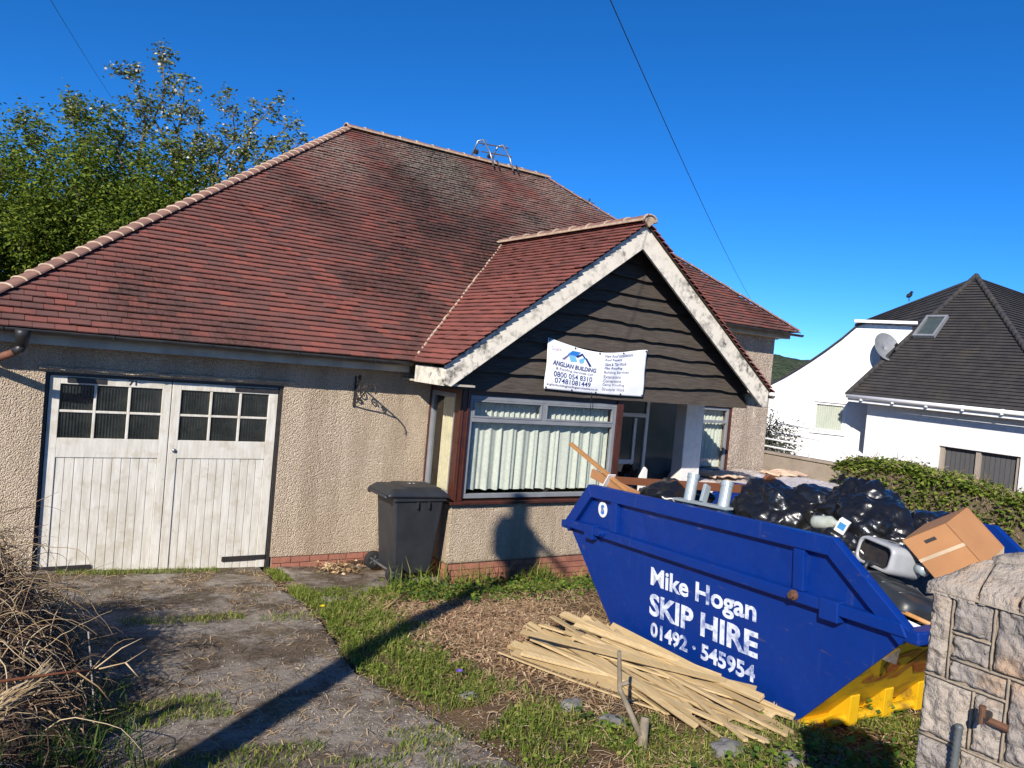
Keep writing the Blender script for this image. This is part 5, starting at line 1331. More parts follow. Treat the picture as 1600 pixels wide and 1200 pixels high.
tag(twigs('dead_brushwood', P, D, .34, .0042, M['twig'], None, 2, .9, .55, 6), 'tangled heap of dead brushwood and dry stalks by the garage', 'brushwood', kind='stuff')
P = heap_pts(9000, .45, 1.0); D = R4.normal(size=(9000, 3)) + [.2, -.1, -.5]
tag(twigs('dead_brushwood', P, D, .15, .0028, M['twig_d'], None, 5, 1.0, .6, 4), 'fine dark twiggy tangle inside the brush heap', 'brushwood', kind='stuff')
P = heap_pts(620, .85, 1.1); D = R4.normal(size=(620, 3)) * [1, 1, .5] + [.5, -.2, .5]
tag(twigs('dry_stalks', P, D, .48, .0042, M['rope'], None, 6, .8, 1.1, 8), 'pale arching dry stalks over the brush heap', 'stalks', kind='stuff')
FS = thing('frayed_stalk', (-.2, -4.55, .7), 'thick frayed straw-coloured cut stalk at the left edge', 'stalk')
p0_, p1_ = Vector((-.36, -4.63, .66)), Vector((-.09, -4.49, .785)); Pn = np.array([p0_.lerp(p1_, t_) + Vector((R4.normal(0, .012), R4.normal(0, .012), R4.normal(0, .012))) for t_ in R4.uniform(0, .55, 260)]); dv = (p1_ - p0_).normalized()
twigs('fibre', Pn, np.array([list(dv)] * 260) + R4.normal(0, .10, (260, 3)), .15, .004, M['rope'], FS, 8, .25, .1, 4)
b = MB(); b.tube([p0_, p1_], [.022, .024], 8); b.build('core', M['rope'], FS, True)
DB = thing('fallen_branch', (-.1, -4.55, .7), 'thin reddish forked branch poking in from the left edge', 'branch')
b = MB(); b.tube([(-.5, -4.65, .80), (-.29, -4.59, .80), (-.05, -4.54, .785), (.12, -4.51, .77)], [.009, .008, .0065, .005], 6); b.build('stem', M['brown_wood'], DB, True)
for e in ([(.10, -4.512, .772), (.22, -4.5, .86), (.31, -4.5, .90)], [(.12, -4.51, .77), (.24, -4.52, .79), (.34, -4.50, .84)], [(.02, -4.525, .777), (.12, -4.56, .70), (.18, -4.58, .62)], [(.24, -4.52, .79), (.30, -4.55, .72)]):
    b = MB(); b.tube(e, [.004, .003, .0018][:len(e)], 5); b.build('twig', M['rope'], DB, True)

# ------------------------------------------------------------------ grass, straw, ivy
def d_edge(x, y): return x - drive_edge(y)
def gmask(x, y):
    m = 0.0
    d = d_edge(x, y) + .16 * nz(x * 2.5, y * 2.5)
    if -4.1 < y < -1.15: m = max(m, 1.0 * sstep(-.06, .08, d) * sstep(.85, .35, d) * (.7 + .5 * (nz(x * 2, y * 2, 4) > -.2)) * (.25 + .9 * (nz(x * 6, y * 6, 8) > -.08)))
    if -5.6 < y < -3.9: m = max(m, .75 * sstep(.0, .15, d) * sstep(.9, .45, d) * (nz(x * 2.2, y * 2.2, 9) > -.15))
    if y < -5.2: m = max(m, .5 * sstep(.1, .4, d) * (nz(x * 1.8, y * 1.8, 2) > 0.0))
    if y > -1.9 and 2.9 < x < 7: m = max(m, .55 * sstep(-1.05, -1.25, y))
    return m
def drive_grass(x, y):
    if not on_drive(x, y): return 0
    m = 0.0
    if .15 < x < 1.72 and y > -.16 - .05 * nz(x * 4, 1): m = 1.2
    if abs(y + 1.95 + .12 * (x - .6) + .05 * nz(x * 4, 3)) < .10 and .5 < x < 1.5: m = .8
    if x > 1.6 and abs(y + 2.2) < .12: m = .5
    if abs(y + 3.95 + .06 * nz(x * 3, 8)) < .2 and .1 < x < .9: m = .9
    if abs(y + 4.75 + .14 * (x - .5) + .1 * nz(x * 3, 5)) < .16 and .2 < x < 2.0: m = .8 * (nz(x * 2.5, y * 4, 6) > -.2)
    if x > 1.2 and y < -4.9 and nz(x * 2.4, y * 2.4, 12) > .12: m = max(m, .6)
    if nz(x * 1.6, y * 1.6, 20) > .42: m = max(m, .15)
    return m
P = scatter(27000, 1.7, 7, -7.5, -.9, gmask, 1); tag(blades('grass', P, .085, .005, 1.5, M['grass'], None, 1), 'rough green grass growing along the edge of the drive', 'grass', kind='stuff')
P = scatter(5200, -.3, 2.4, -6.2, .05, drive_grass, 2); tag(blades('drive_grass', P, .045, .005, 1.2, M['grass'], None, 2), 'short grass and moss growing in cracks across the drive', 'grass', kind='stuff')
P = scatter(1500, 2.02, 2.42, -2.1, -.1, lambda x, y: .9 * (abs(x - 2.27) < .09) * (nz(y * 3, 2.) > -.05), 3); tag(blades('joint_grass', P, .06, .006, 1.1, M['grass'], None, 3), 'grass in the joint between drive and path', 'grass', kind='stuff')
tall = []
for cx, cy, n, sp in ((4.02, -1.05, 60, .22), (4.45, -1.0, 70, .25), (5.35, -1.0, 80, .12), (5.55, -.95, 40, .12), (3.4, -1.35, 40, .2), (6.1, -1.1, 30, .2)):
    for i in range(n): x = cx + R4.normal(0, sp); y = min(-.86, cy + R4.normal(0, .09)); tall.append((x, y, gz(x, y)))
tag(blades('tall_grass', tall, .30, .009, .9, M['grass'], None, 7), 'tall grass tufts against the brick base of the bay', 'grass', kind='stuff')
wd2 = np.array(scatter(9000, 1.7, 7, -7.0, -.9, lambda x, y: .8 * gmask(x, y), 44)); wd2[:, 2] += R4.uniform(.005, .05, len(wd2)); tag(leafcloud('low_weeds', wd2, .028, M['grass'], None, 45, .5, .1, .8), 'low leafy weeds matted into the grass', 'weeds', kind='stuff')
P = scatter(16000, 5.9, 13.3, -9.5, -1.4, lambda x, y: (.25 + .75 * (nz(x * 1.2, y * 1.2, 51) > -.1)), 51); tag(blades('lawn_grass', P, .13, .009, 1.4, M['grass'], None, 51), 'unkempt lawn grass between the skip and the hedge', 'grass', kind='stuff')
P = scatter(9000, -9, -.5, -6, 9, lambda x, y: (.2 + .8 * (nz(x * .8, y * .8, 53) > -.1)) * (not (x > -.9 and y > -.2)), 53); tag(blades('side_grass', P, .16, .012, 1.4, M['grass'], None, 53), 'rough grass beside the left wall of the bungalow', 'grass', kind='stuff')
lg = scatter(2600, -1.2, .42, -6.0, -3.2, lambda x, y: .9 * sstep(.40, .0, x) * (nz(x * 3, y * 3, 3) > -.25), 9); tag(blades('long_grass', lg, .26, .008, 1.0, M['grass_d'], None, 9), 'long dark grass at the foot of the brush heap', 'grass', kind='stuff')
bare = lambda x, y: (not on_drive(x, y)) and (not on_path(x, y))
def strawmask(x, y):
    if not bare(x, y): return 0.03 if on_drive(x, y) and nz(x * 2, y * 2, 14) > .2 else .0
    d = d_edge(x, y); return sstep(.1, .6, d) * (.55 + .6 * (nz(x * 1.3, y * 1.3, 7) > -.1)) * (1 if y < -1.5 else .35)
P = scatter(19000, 1.8, 6.6, -7.6, -1.0, strawmask, 11, .012); tag(litter('straw_litter', P, .10, .0045, M['straw'], .28, 11), 'dry straw and dead stalks strewn over the soil', 'straw', kind='stuff')
P = scatter(9000, 2.3, 4.4, -5.2, -1.6, lambda x, y: bare(x, y) * math.exp(-((x - 3.45) / .75) ** 2 - ((y + 3.2) / 1.1) ** 2), 12, .015); tag(litter('bark_chips', P, .055, .010, M['chip'], .3, 12), 'reddish brown bark chips between the grass and the timber', 'bark chips', kind='stuff')
P = scatter(4200, -.2, 2.4, -6.2, -.1, lambda x, y: (.9 if (x > 1.3 and y > -1.1) else .35) * (nz(x * 2, y * 2, 5) > -.1), 13, .006); tag(litter('drive_debris', P, .06, .004, M['straw'], .2, 13), 'dry stems and leaf debris lying on the drive', 'debris', kind='stuff')
def pebbles(name, P, size, mat, seed):
    R = np.random.default_rng(seed); n = len(P); P = np.asarray(P, float); o = np.array([(1, 0, 0), (0, 1, 0), (-1, 0, 0), (0, -1, 0), (0, 0, 1), (0, 0, -.4)], float)
    S_ = size * R.uniform(.4, 1.5, (n, 1, 1)) * R.uniform(.6, 1.2, (n, 6, 1)); V = P[:, None, :] + o[None] * S_ * R.uniform(.6, 1.2, (n, 1, 3))
    f = np.array([(0, 1, 4), (1, 2, 4), (2, 3, 4), (3, 0, 4), (1, 0, 5), (2, 1, 5), (3, 2, 5), (0, 3, 5)]); i = np.arange(n)[:, None, None] * 6
    return npmesh(name, V.reshape(-1, 3), (f[None] + i).reshape(-1, 3), mat)
M['gravel'] = m_leaf('loose_gravel', (.12, .10, .085), (.26, .22, .18), (.42, .38, .33), 0, .9)
P = scatter(9000, -.3, 2.9, -7.5, -.1, lambda x, y: (.25 + .75 * sstep(-3.5, -5.5, y) * sstep(.3, 1.6, x)) * (1.0 if nz(x * 2.5, y * 2.5, 33) > -.1 else .3) * (on_drive(x, y) or d_edge(x, y) < .4), 31); tag(pebbles('loose_gravel', P, .0065, M['gravel'], 31), 'loose gravel and grit scattered over the drive', 'gravel', kind='stuff')
def ivymask(x, y):
    if not bare(x, y) or (3.0 < x < 4.2 and -5.95 < y < -3.3): return 0
    a = sstep(-2.6, -1.5, y) * sstep(2.9, 3.6, x) * (.35 + .8 * (nz(x * 2, y * 2, 17) > -.1)); b2 = .5 * (y < -5.1) * (x > 2.7) * (nz(x * 2.2, y * 2.2, 18) > -.05); c2 = .7 * (3.2 < x < 4.4) * (-6.6 < y < -5.95) * (nz(x * 2.5, y * 2.5, 19) > -.1)
    return max(a, b2, c2)
P = np.array(scatter(6500, 2.6, 7, -7.6, -.95, ivymask, 14)); P[:, 2] += R4.uniform(.01, .16, len(P)) * (R4.random(len(P)) ** .7); tag(leafcloud('ivy_ground_cover', P, .045, M['ivy'], None, 14, .45, .2, .85), 'ivy and bramble leaves covering the ground below the bay', 'ivy', kind='stuff')
P = np.array(scatter(700, 2.6, 7, -7.6, -.95, ivymask, 15)); tag(twigs('bramble_stems', P, R4.normal(size=(len(P), 3)) * [1, 1, .3] + [0, 0, .35], .22, .0028, M['twig'], None, 15, .7, .5, 5), 'brown bramble stems trailing through the ivy', 'bramble', kind='stuff')
P = np.array([(3.0 + R4.normal(0, .11), -.32 + R4.normal(0, .10), terr(3., -.3) + .03 + abs(R4.normal(0, .04))) for i in range(260)]); dp_ = thing('dead_plant', (3.0, -.3, -.1), 'withered pale dead plant on the path beside the air brick', 'plant')
leafcloud('dry_leaf', P, .06, M['straw'], dp_, 16, .2, .1, .5)['kind'] = 'stuff'; twigs('stem', P[:50], R4.normal(size=(50, 3)) + [0, 0, .8], .16, .003, M['twig'], dp_, 17, .6, .2, 4)['kind'] = 'stuff'
def flower(nm, x, y, mat, r_, label, cat):
    e = thing(nm, (x, y, gz(x, y)), label, cat); z = terr(x, y)
    q = MB(); q.tube([(x, y, z - .02), (x, y, z + .07)], .003, 5); q.build('stem', M['grass'], e)
    q = MB()
    for i in range(14):
        a = i * 2.4; q.add([(x, y, z + .07), (x + r_ * math.cos(a - .2), y + r_ * math.sin(a - .2), z + .085), (x + r_ * 1.15 * math.cos(a), y + r_ * 1.15 * math.sin(a), z + .08), (x + r_ * math.cos(a + .2), y + r_ * math.sin(a + .2), z + .085)], [(0, 1, 2, 3)])
    q.build('petals', mat, e)
flower('dandelion', 2.15, -2.14, M['dandelion'], .022, 'yellow dandelion at the end of the drive joint', 'flower'); flower('violet', 2.42, -4.18, M['violet'], .022, 'small violet flower in the grass', 'flower')
b = MB(); b.tube([(2.70, -2.25, .10), (3.2, -1.75, .09)], [.012, .008], 6); tag(b.build('dry_stick', M['rope'], None, True), 'pale stick lying across the grass below the bin', 'stick')

# ------------------------------------------------------------------ trees
def limb_tree(root, base, top_pts, r_base, mat, seed):
    """trunk with limbs to each target; returns sample points along the limbs"""
    Rr = random.Random(seed); base = Vector(base); tm = MB(); pts = []
    fork = base + Vector((0, 0, .38 * (max(p[2] for p in top_pts) - base.z)))
    tm.tube([base, base.lerp(fork, .5) + Vector((.08, .05, 0)), fork], [r_base, r_base * .85, r_base * .7], 10)
    for tp in top_pts:
        tp = Vector(tp); n = 9; P = []; rs2 = []
        for i in range(n + 1):
            t_ = i / n; p = fork.lerp(tp, t_) + Vector((0, 0, -.35 * math.sin(t_ * math.pi) * .4)) + Vector((Rr.gauss(0, .12), Rr.gauss(0, .12), Rr.gauss(0, .08))) * (0 < i < n); P.append(p); rs2.append(r_base * .42 * (1 - t_) ** .9 + .012)
            pts.append((p, t_))
        tm.tube(P, rs2, 6)
    tm.build('trunk', mat, root, True)
    return pts
def side_twigs(root, pts, n, ln, seed, mat, lo=.35):
    Rr = np.random.default_rng(seed); cand = [p for p, t_ in pts if t_ > lo]; idx = Rr.integers(0, len(cand), n); P = np.array([list(cand[i]) for i in idx]); D = Rr.normal(size=(n, 3)) + [0, 0, .7]; D /= np.linalg.norm(D, axis=1)[:, None]
    twigs('twig', P, D, ln, .011, mat, root, seed, .35, -.05, 4)['kind'] = 'stuff'
    t_ = Rr.uniform(.25, 1., n); return P + D * (ln * t_)[:, None]
GT1 = thing('leafy_tree', (1.3, 14.6, -.3), 'large leafy green tree rising behind the left roof hip', 'tree')
tops = [(-2.2, 15.8, 6.1), (-1.0, 15.3, 6.8), (.2, 14.8, 6.7), (1.2, 14.0, 7.1), (2.2, 13.6, 6.7), (3.1, 13.0, 6.2), (-3.0, 16.4, 5.4), (1.0, 13.2, 5.8), (.0, 13.6, 5.0), (2.2, 12.6, 5.3), (-1.6, 14.6, 5.0), (3.9, 12.6, 5.6), (-3.6, 16.6, 4.6), (-.4, 14.4, 6.0), (3.2, 12.4, 5.0)]
lp_ = limb_tree(GT1, (1.2, 14.6, -.4), tops, .28, M['bark'], 3)
R6 = np.random.default_rng(6); tips = side_twigs(GT1, lp_, 520, 1.0, 31, M['bark'], .3)
C0 = np.concatenate([tips, np.array([list(p) for p, t_ in lp_ if t_ > .45])]); C0 = C0[C0[:, 2] > 3.2]
Pl = np.repeat(C0, 150, 0) + R6.normal(0, .25, (len(C0) * 150, 3)); leafcloud('crown', Pl, .115, M['tree_leaf'], GT1, 33, .15, .35, .5)
CT = thing('blossom_tree', (3.4, 13.6, -.3), 'sparse blossoming cherry with pale flowers reaching above the leafy tree', 'tree')
tops2 = [(1.9, 13.9, 8.9), (2.5, 13.4, 9.45), (3.0, 13.1, 9.0), (3.3, 12.9, 8.2), (4.1, 12.4, 8.3), (4.9, 11.8, 8.45), (5.3, 11.6, 8.05), (5.65, 11.3, 7.75), (4.4, 12.2, 7.3), (.6, 14.6, 7.7), (1.3, 14.2, 8.1), (-.5, 15.1, 7.5), (3.6, 12.7, 7.2), (5.0, 11.7, 7.0)]
lp2 = limb_tree(CT, (3.3, 13.4, -.4), tops2, .18, M['bark'], 8)
tips2 = side_twigs(CT, lp2, 190, .62, 41, M['bark'], .45); C2 = np.concatenate([tips2, np.array([list(p) for p, t_ in lp2 if t_ > .55])])
Pl = np.repeat(C2, 34, 0) + R6.normal(0, .10, (len(C2) * 34, 3)); leafcloud('crown', Pl, .12, M['cherry_leaf'], CT, 43, .1, .1, .5)
Pl = np.repeat(C2, 8, 0) + R6.normal(0, .09, (len(C2) * 8, 3)); leafcloud('blossom', Pl, .075, M['blossom'], CT, 44, .1, .1, .9)
CF = thing('conifer', (-2.6, 13.0, -.3), 'dark conifer at the far left behind the roof', 'tree')
b = MB(); b.tube([(-2.6, 13, -.4), (-2.6, 13, 5.6)], [.2, .03], 8); b.build('trunk', M['bark'], CF, True)
n = 16000; tz = R6.random(n) ** .8; ang = R6.uniform(0, 6.283, n); rad = (1 - tz) * 2.0 * np.sqrt(R6.uniform(.25, 1, n)) * (1 + .25 * np.sin(ang * 5 + tz * 20)) + .12
Pc = np.stack([-2.6 + rad * np.cos(ang), 13 + rad * np.sin(ang), .3 + tz * 5.6 - rad * .25], 1); leafcloud('crown', Pc, .16, M['conifer'], CF, 51, .2, .5, .35)

# ------------------------------------------------------------------ right side: sheeting, wall, railing, hedge, bush
b = MB()
def sh(u, v):
    x = 9.4 + 4.2 * u; y = -1.3 + 2.75 * v; e = min(u, 1 - u, v * 1.0) * 6
    z = .0 + (.80 + .05 * nz(x * 1.5, y * 1.5) + .045 * abs(nz(x * 5, y * 5)) + .03 * abs(nz(x * 11, y * 11, 3))) * sstep(0, 1, e + .15) - .12 * (1 - v)
    return (x, y, z)
b.grid(sh, 110, 70); tag(b.build('plastic_sheeting', M['sheet'], None, True), 'crumpled pale plastic sheeting over a heap in front of the right wing', 'sheeting')
for i, (x, y, lb) in enumerate(((10.1, .55, 'torn pinkish insulation piece on the sheeting below the wing window'), (12.0, .7, 'ochre rag of insulation on the sheeting near the house corner'))):
    b = MB(); b.grid(lambda u, v: (x + .9 * u, y + .45 * v + .1 * nz(u * 3, i), .82 + .07 * abs(nz(u * 4, v * 4, i)) + .05 * math.sin(u * 3.1) * math.sin(v * 3.1)), 20, 12); tag(b.build('insulation_scrap', M['pink'], None, True, solid=.03), lb, 'insulation')
RW = thing('retaining_wall', (14.2, 1.0, 0), 'low buff concrete wall beside the ramp, right of the house', 'wall')
b = MB(); b.boxp((14.2, -.2, -.6), (14.45, 5.0, .98)); b.build('wall', M['conc_wall'], RW, bevel=.02)
b = MB(); b.boxp((14.17, -.2, .98), (14.48, 5.0, 1.03)); b.build('coping', M['conc_wall'], RW, bevel=.01)
RL = thing('handrail', (14.3, 1.2, 1.0), 'white tubular handrail on the low concrete wall', 'railing')
for za in (1.33, 1.16):
    b = MB(); b.tube([(14.32, 4.8, za), (14.32, .1, za - .06)], .022, 8); b.build('rail', M['white_gloss'], RL, True)
for yy in (.3, 1.75, 3.2, 4.6):
    b = MB(); b.tube([(14.32, yy, 1.0), (14.32, yy, 1.31)], .025, 8); b.build('post', M['white_gloss'], RL, True)
RL2 = thing('handrail', (16.8, 2.5, .8), 'second white handrail farther back by the neighbour\'s window', 'railing')
for za in (1.55, 1.3):
    b = MB(); b.tube([(16.8, 4.6, za), (16.8, 2.4, za - .04)], .022, 8); b.build('rail', M['white_gloss'], RL2, True)
for yy in (2.6, 4.4):
    b = MB(); b.tube([(16.8, yy, .3), (16.8, yy, 1.55)], .025, 8); b.build('post', M['white_gloss'], RL2, True)
b = MB(); b.bar((16.8, 2.4, 1.25), (17.0, 1.4, .6), .04, .04); b.build('brace', M['white_gloss'], RL2)
HD = thing('hedge', (13.7, -4, 0), 'clipped leafy hedge with bare brown patches along the right boundary', 'hedge')
def hz(y): return 1.13 + .10 * nz(y * .9, 3.) + .05 * nz(y * 3, 1.) + (.18 * math.exp(-((y + .6) / .8) ** 2))
b = MB()
def hcore(u, v):
    y = .45 - 11 * u; a = math.pi * v; hh = hz(y); k = sstep(0, .02, u)
    x = 13.75 - .40 * math.cos(a) * (1 + .12 * nz(y * 3, v * 4)) * k; z = -.3 + (hh + .22) * min(1, 1.6 * math.sin(a)) * k
    return (x, y, z - .06)
b.grid(hcore, 120, 16); b.build('core', M['hedge_core'], HD, True)
n = 46000; yy = .5 - 11 * R6.random(n); vv = R6.uniform(.04, .96, n); hh = np.array([hz(y) for y in yy]); aa = np.pi * vv
jit = R6.normal(0, .05, (n, 3)); Ph = np.stack([13.75 - .43 * np.cos(aa), yy, -.3 + (hh + .22) * np.minimum(1, 1.6 * np.sin(aa))], 1) + jit
mk = np.array([nz(y * 1.5, z * 2.2, 4.) > -.22 or z > 1.1 for y, z in zip(Ph[:, 1], Ph[:, 2])]); leafcloud('foliage', Ph[mk | (R6.random(n) < .25)], .085, M['hedge_leaf'], HD, 61, .1, .2, .6)
i_ = R6.integers(0, n, 2600); twigs('twig', Ph[i_], R6.normal(size=(2600, 3)) + [-.4, 0, .5], .22, .006, M['twig'], HD, 62, .6, .0, 4)
BS = thing('grey_bush', (15.4, 4.2, 0), 'straggly grey-green bush between the house corner and the white house', 'bush')
n = 3600; ct_ = np.array([15.6, 4.0, 1.05]); q_ = R6.normal(size=(n, 3)); q_ /= np.linalg.norm(q_, axis=1)[:, None]; Pb = ct_ + q_ * [.95, .85, .75] * (R6.random((n, 1)) ** .45) * (1 + .35 * np.sin(q_[:, :1] * 9) * np.cos(q_[:, 1:2] * 7)); leafcloud('foliage', Pb, .085, M['bush'], BS, 71, .1, .2, .5)
twigs('stem', np.tile([15.6, 4.0, .0], (70, 1)) + R6.normal(0, .12, (70, 3)) * [1, 1, 0], R6.normal(size=(70, 3)) * .5 + [0, 0, 1], 1.35, .014, M['bark'], BS, 72, .4, -.05, 5)

# ------------------------------------------------------------------ neighbouring white house
NH = thing('white_house', (22, 3, -1), 'white rendered house with dark grey hipped roof beyond the hedge', 'house')
E1 = Vector((19.594, 4.492, 2.46)); E2 = Vector((19.6, -1.0, 2.44)); ax = (E2 - E1); ax.z = 0; Lw = ax.length; ax.normalize(); bk = Vector((-ax.y, ax.x, 0))
AP = Vector((23.37, 3.25, 6.25)); BLc = Vector((24.3, 7.6, 4.97)); AP2 = AP + Vector((4.0, .4, 0.0)); HM = E1.lerp(AP, .5)
F1 = E1 + bk * .45 + ax * .35; F2 = E2 + bk * .45 - ax * .35
def wallq(p, q, z0_, z1_, th, holes=()):
    b = MB(); d = (q - p).normalized(); nb = Vector((-d.y, d.x, 0)) * th; L = (q - p).length
    def seg(a, b2, c, e): b.prism([p + d * a + Vector((0, 0, c - p.z)), p + d * b2 + Vector((0, 0, c - p.z)), p + d * b2 + Vector((0, 0, e - p.z)), p + d * a + Vector((0, 0, e - p.z))], nb)
    a = 0
    for h0, h1, c, e in sorted(holes):
        seg(a, h0, z0_, z1_); seg(h0, h1, z0_, c); seg(h0, h1, e, z1_); a = h1
    seg(a, L, z0_, z1_); return b
dgo = (2.1, 4.05, -1.2, 1.38)
wallq(F1, F2, -1.6, 2.44, .25, [dgo]).build('wall', M['white_render'], NH)
wallq(F2, F2 + bk * 9, -1.6, 2.44, .25).build('wall', M['white_render'], NH)
gd = MB(); dd = (F2 - F1).normalized(); oo = F1 + bk * .14
nb_ = 16
gdo = None
for i in range(nb_):
    a = 2.12 + (4.03 - 2.12) * i / nb_; b2 = 2.12 + (4.03 - 2.12) * (i + 1) / nb_ - .012; q = MB(); q.prism([oo + dd * a + Vector((0, 0, -1.2 - oo.z)), oo + dd * b2 + Vector((0, 0, -1.2 - oo.z)), oo + dd * b2 + Vector((0, 0, 1.36 - oo.z)), oo + dd * a + Vector((0, 0, 1.36 - oo.z))], bk * .03); q.build('plank', M['grey_board'], NH)
for a in (2.1, 3.0, 3.95):
    q = MB(); o2 = F1 + bk * .06; q.prism([o2 + dd * a + Vector((0, 0, -1.2 - o2.z)), o2 + dd * (a + .11) + Vector((0, 0, -1.2 - o2.z)), o2 + dd * (a + .11) + Vector((0, 0, 1.38 - o2.z)), o2 + dd * a + Vector((0, 0, 1.38 - o2.z))], bk * .08); q.build('post', M['post_wood'], NH)
def slope(P, name, rows, parent):
    """tiled slope as overlapping courses between eave P0-P1 and top P2-P3"""
    b = MB(); P = [Vector(p) for p in P]; nrm = (P[1] - P[0]).cross(P[3] - P[0]).normalized()
    if nrm.z < 0: nrm = -nrm
    for r in range(rows):
        t0, t1 = r / rows, min(1, (r + 1.15) / rows)
        a, b2, c, d = P[0].lerp(P[3], t0), P[1].lerp(P[2], t0), P[1].lerp(P[2], t1), P[0].lerp(P[3], t1)
        b.add([a + nrm * .05, b2 + nrm * .05, c + nrm * .015, d + nrm * .015, a + nrm * .01, b2 + nrm * .01], [(0, 1, 2, 3), (0, 4, 5, 1)])
    return b.build(name, M['slate'], parent)
rfo = MB(); rfo.add([E1, E2, AP, BLc, E1 + bk * 10 - ax * 1.0, AP2, E2 + bk * 10], [(0, 1, 2), (1, 6, 5, 2), (2, 5, 6, 3)]); nroof = rfo.build('roof', M['slate'], NH, solid=.05)
slope([E1, E2, AP, AP], 'course', 44, nroof)
slope([E2, E2 + bk * 10, AP2, AP], 'course', 44, nroof)
slope([BLc - Vector((0, 0, .4)), HM, AP, BLc], 'course', 12, nroof)
for p, q_2, nm in ((E1, AP, 26), (E2, AP, 30)):
    for i in range(nm):
        c = p.lerp(q_2, (i + .5) / nm); d = (q_2 - p).normalized(); q = MB(); q.tube([c - d * .13 + Vector((0, 0, .03)), c + d * .13 + Vector((0, 0, .06))], [.09, .075], 8); q.build('hip_tile', M['slate'], nroof, True)
gq = MB(); gq.tube([E1 - bk * .06 + Vector((0, 0, -.02)), E2 - bk * .06 + Vector((0, 0, -.05))], .055, 10); gq.build('gutter', M['white_gloss'], NH, True)
for i in range(6):
    q = MB(); c = E1.lerp(E2, (i + .5) / 6) - bk * .06; q.box(c + Vector((0, 0, -.05)), (.06, .06, .14)); q.build('gutter_bracket', M['white_gloss'], NH)
gq = MB(); gq.prism([E1 + Vector((0, 0, -.03)), E2 + Vector((0, 0, -.06)), E2 + Vector((0, 0, -.2)), E1 + Vector((0, 0, -.17))], bk * .03); gq.build('fascia', M['white_gloss'], NH)
# rear white wing with sweeping verge
w0 = Vector((19.181, 6.618, 0)); wd_ = Vector((.651, -.759, 0)); wl2 = wd_.length; wd_.normalize(); wb = Vector((-wd_.y, wd_.x, 0))
prof = [(-1.2, -1.6), (3.55, -1.6), (3.55, 4.6), (2.25, 4.58), (2.05, 4.49), (1.68, 4.09), (1.28, 3.71), (.95, 3.42), (.61, 3.14), (.22, 2.84), (-.16, 2.59), (-1.2, 2.2)]
W = lambda a, z, o=0.0: w0 + wd_ * a + Vector((0, 0, z)) + wb * o
def wing_poly(pts, o, th, nm, mat, par=NH):
    q = MB(); P = [W(a, z, o) for a, z in pts]; n = len(P); nb2 = wb * th
    # split into vertical strips for clean faces
    q.prism(P, nb2); return q.build(nm, mat, par)
hx0, hx1, hz0, hz1 = 1.12, 2.0, 1.31, 2.19
wing_poly([(-1.2, -1.6), (3.55, -1.6), (3.55, hz0), (-1.2, hz0)], 0, .3, 'wall', M['white_render'])
wing_poly([(-1.2, hz0), (hx0, hz0), (hx0, hz1), (-1.2, hz1)], 0, .3, 'wall', M['white_render'])
wing_poly([(hx1, hz0), (3.55, hz0), (3.55, hz1), (hx1, hz1)], 0, .3, 'wall', M['white_render'])
wing_poly([(-1.2, hz1), (3.55, hz1)] + prof[2:], 0, .3, 'wall', M['white_render'])
q = MB()
for i in range(3, len(prof) - 1):
    (a0, z0_), (a1, z1_) = prof[i], prof[i + 1]; bv = Vector((2.8, 1.1, 0)); q.add([W(a0, z0_ + .01, -.1), W(a1, z1_ + .01, -.1), W(a1, z1_ + .01, 0) + bv, W(a0, z0_ + .01, 0) + bv, W(a0, z0_ + .06, -.1), W(a1, z1_ + .06, -.1), W(a1, z1_ + .06, 0) + bv, W(a0, z0_ + .06, 0) + bv], [(0, 1, 2, 3), (7, 6, 5, 4), (4, 5, 1, 0), (6, 7, 3, 2), (5, 6, 2, 1), (4, 0, 3, 7)])
q.build('wing_roof', M['slate'], NH)
q = MB(); q.bar(W(1.95, 4.64, -.2), W(3.62, 4.70, -.2), .14, .08); q.build('dormer_fascia', M['white_gloss'], NH)
wf = MB()
for a, b2, c, d in ((hx0, hx0 + .07, hz0, hz1), (hx1 - .07, hx1, hz0, hz1), (hx0 + .07, hx1 - .07, hz0, hz0 + .07), (hx0 + .07, hx1 - .07, hz1 - .07, hz1)): wf.prism([W(a, c, .05), W(b2, c, .05), W(b2, d, .05), W(a, d, .05)], wb * .08)
wfo = wf.build('window', M['white_gloss'], NH)
for i in range(12):
    a = hx0 + .07 + (hx1 - hx0 - .14) * i / 12; q = MB(); q.prism([W(a, hz0 + .07, .10), W(a + .062, hz0 + .07, .135), W(a + .062, hz1 - .07, .135), W(a, hz1 - .07, .10)], wb * .004); q.build('blind_slat', M['curtain'], wfo)
q = MB(); q.prism([W(hx0 - .08, hz0 - .06, -.06), W(hx1 + .08, hz0 - .06, -.06), W(hx1 + .08, hz0, -.06), W(hx0 - .08, hz0, -.06)], wb * .1); q.build('sill', M['white_gloss'], wfo)
q = MB(); q.prism([W(hx0 + .07, hz0 + .07, .07), W(hx1 - .07, hz0 + .07, .07), W(hx1 - .07, hz1 - .07, .07), W(hx0 + .07, hz1 - .07, .07)], wb * .005); q.build('pane', M['glass'], wfo)
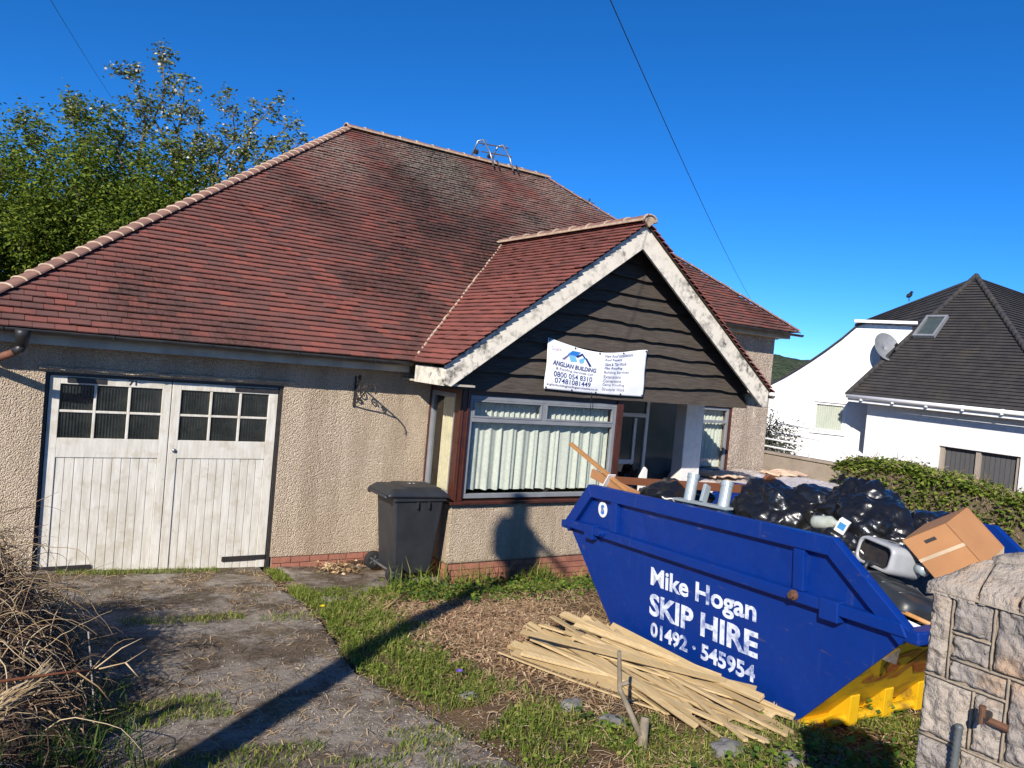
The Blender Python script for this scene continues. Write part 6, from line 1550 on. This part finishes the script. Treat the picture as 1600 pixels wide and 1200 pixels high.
# roof window
qn = (E2 - E1).cross(AP - E1).normalized(); qn = qn if qn.z > 0 else -qn; upv = (qn.cross(ax)).normalized(); upv = upv if upv.z > 0 else -upv
sc0 = Vector((21.68, 3.46, 4.54)); sc0 = sc0 - qn * (sc0 - E1).dot(qn) + qn * .06
def sk(a, b2, o): return sc0 + ax * a + upv * b2 + qn * o
swm = MB(); 
for a, b2, c, d in ((-.31, -.25, -.46, .46), (.25, .31, -.46, .46), (-.25, .25, -.46, -.39), (-.25, .25, .39, .46)): swm.prism([sk(a, c, 0), sk(b2, c, 0), sk(b2, d, 0), sk(a, d, 0)], qn * .10)
sw = swm.build('roof_window', M['grey_frame'], NH)
q = MB(); q.prism([sk(-.25, -.39, .03), sk(.25, -.39, .03), sk(.25, .39, .03), sk(-.25, .39, .03)], qn * .01); q.build('pane', M['porch_glass'], sw)
SD = thing('satellite_dish', W(2.84, 3.85, -.3), 'grey mesh satellite dish on the white wing wall', 'satellite dish')
dm = Matrix.Translation(W(2.80, 3.90, -.35)) @ (Vector((-.25, -.85, .35)).to_track_quat('Z', 'Y').to_matrix().to_4x4())
q = MB(dm); q.lathe([(.001, .0), (.15, .015), (.30, .06), (.42, .12), (.43, .125)], (0, 0, 0), 24); q.f = [f for f in q.f if len(f) == 4]; q.build('reflector', M['dish'], SD, True, solid=.01)
q = MB(dm); q.tube([(0, -.35, .08), (0, -.1, .45)], .015, 6); q.tube([(0, -.1, .42), (0, -.06, .50)], .04, 8); q.build('feed_arm', M['black_metal'], SD); q = MB(); q.tube([W(2.80, 3.90, -.35), W(2.80, 3.8, -.1), W(2.80, 3.6, .0)], .025, 6); q.build('mount', M['steel'], SD)
BD = thing('crow', E1.lerp(AP, .6), 'small black bird perched on the grey roof edge', 'bird')
bc = AP.lerp(BLc, .52) + Vector((0, 0, .26)); bm = bmesh.new(); bmesh.ops.create_icosphere(bm, subdivisions=3, radius=1.0)
for v in bm.verts:
    d = v.co.copy(); x = d.x * .17; rr = .075 * (1 if d.x < .2 else 1 - .3 * d.x)
    if d.x < -.5: rr *= .6
    v.co = Vector((x, d.y * rr, d.z * rr + .35 * x)); 
    if d.x > .55: v.co.z += .07; v.co.x -= .02
    v.co += bc
me = bpy.data.meshes.new('body'); bm.to_mesh(me); bm.free(); link('body', me, M['bird'], BD, True)
q = MB(); q.tube([bc + Vector((.15, 0, .13)), bc + Vector((.23, 0, .11))], [.02, .004], 6); q.build('beak', M['bird'], BD); q = MB(); q.tube([bc + Vector((0, .02, -.05)), bc + Vector((0, .02, -.2))], .008, 5); q.tube([bc + Vector((0, -.02, -.05)), bc + Vector((0, -.02, -.2))], .008, 5); q.build('leg', M['bird'], BD)
BD.location = bc - Vector((0, 0, .2))
for c_ in BD.children: c_.matrix_parent_inverse = Matrix.Translation(-BD.location)
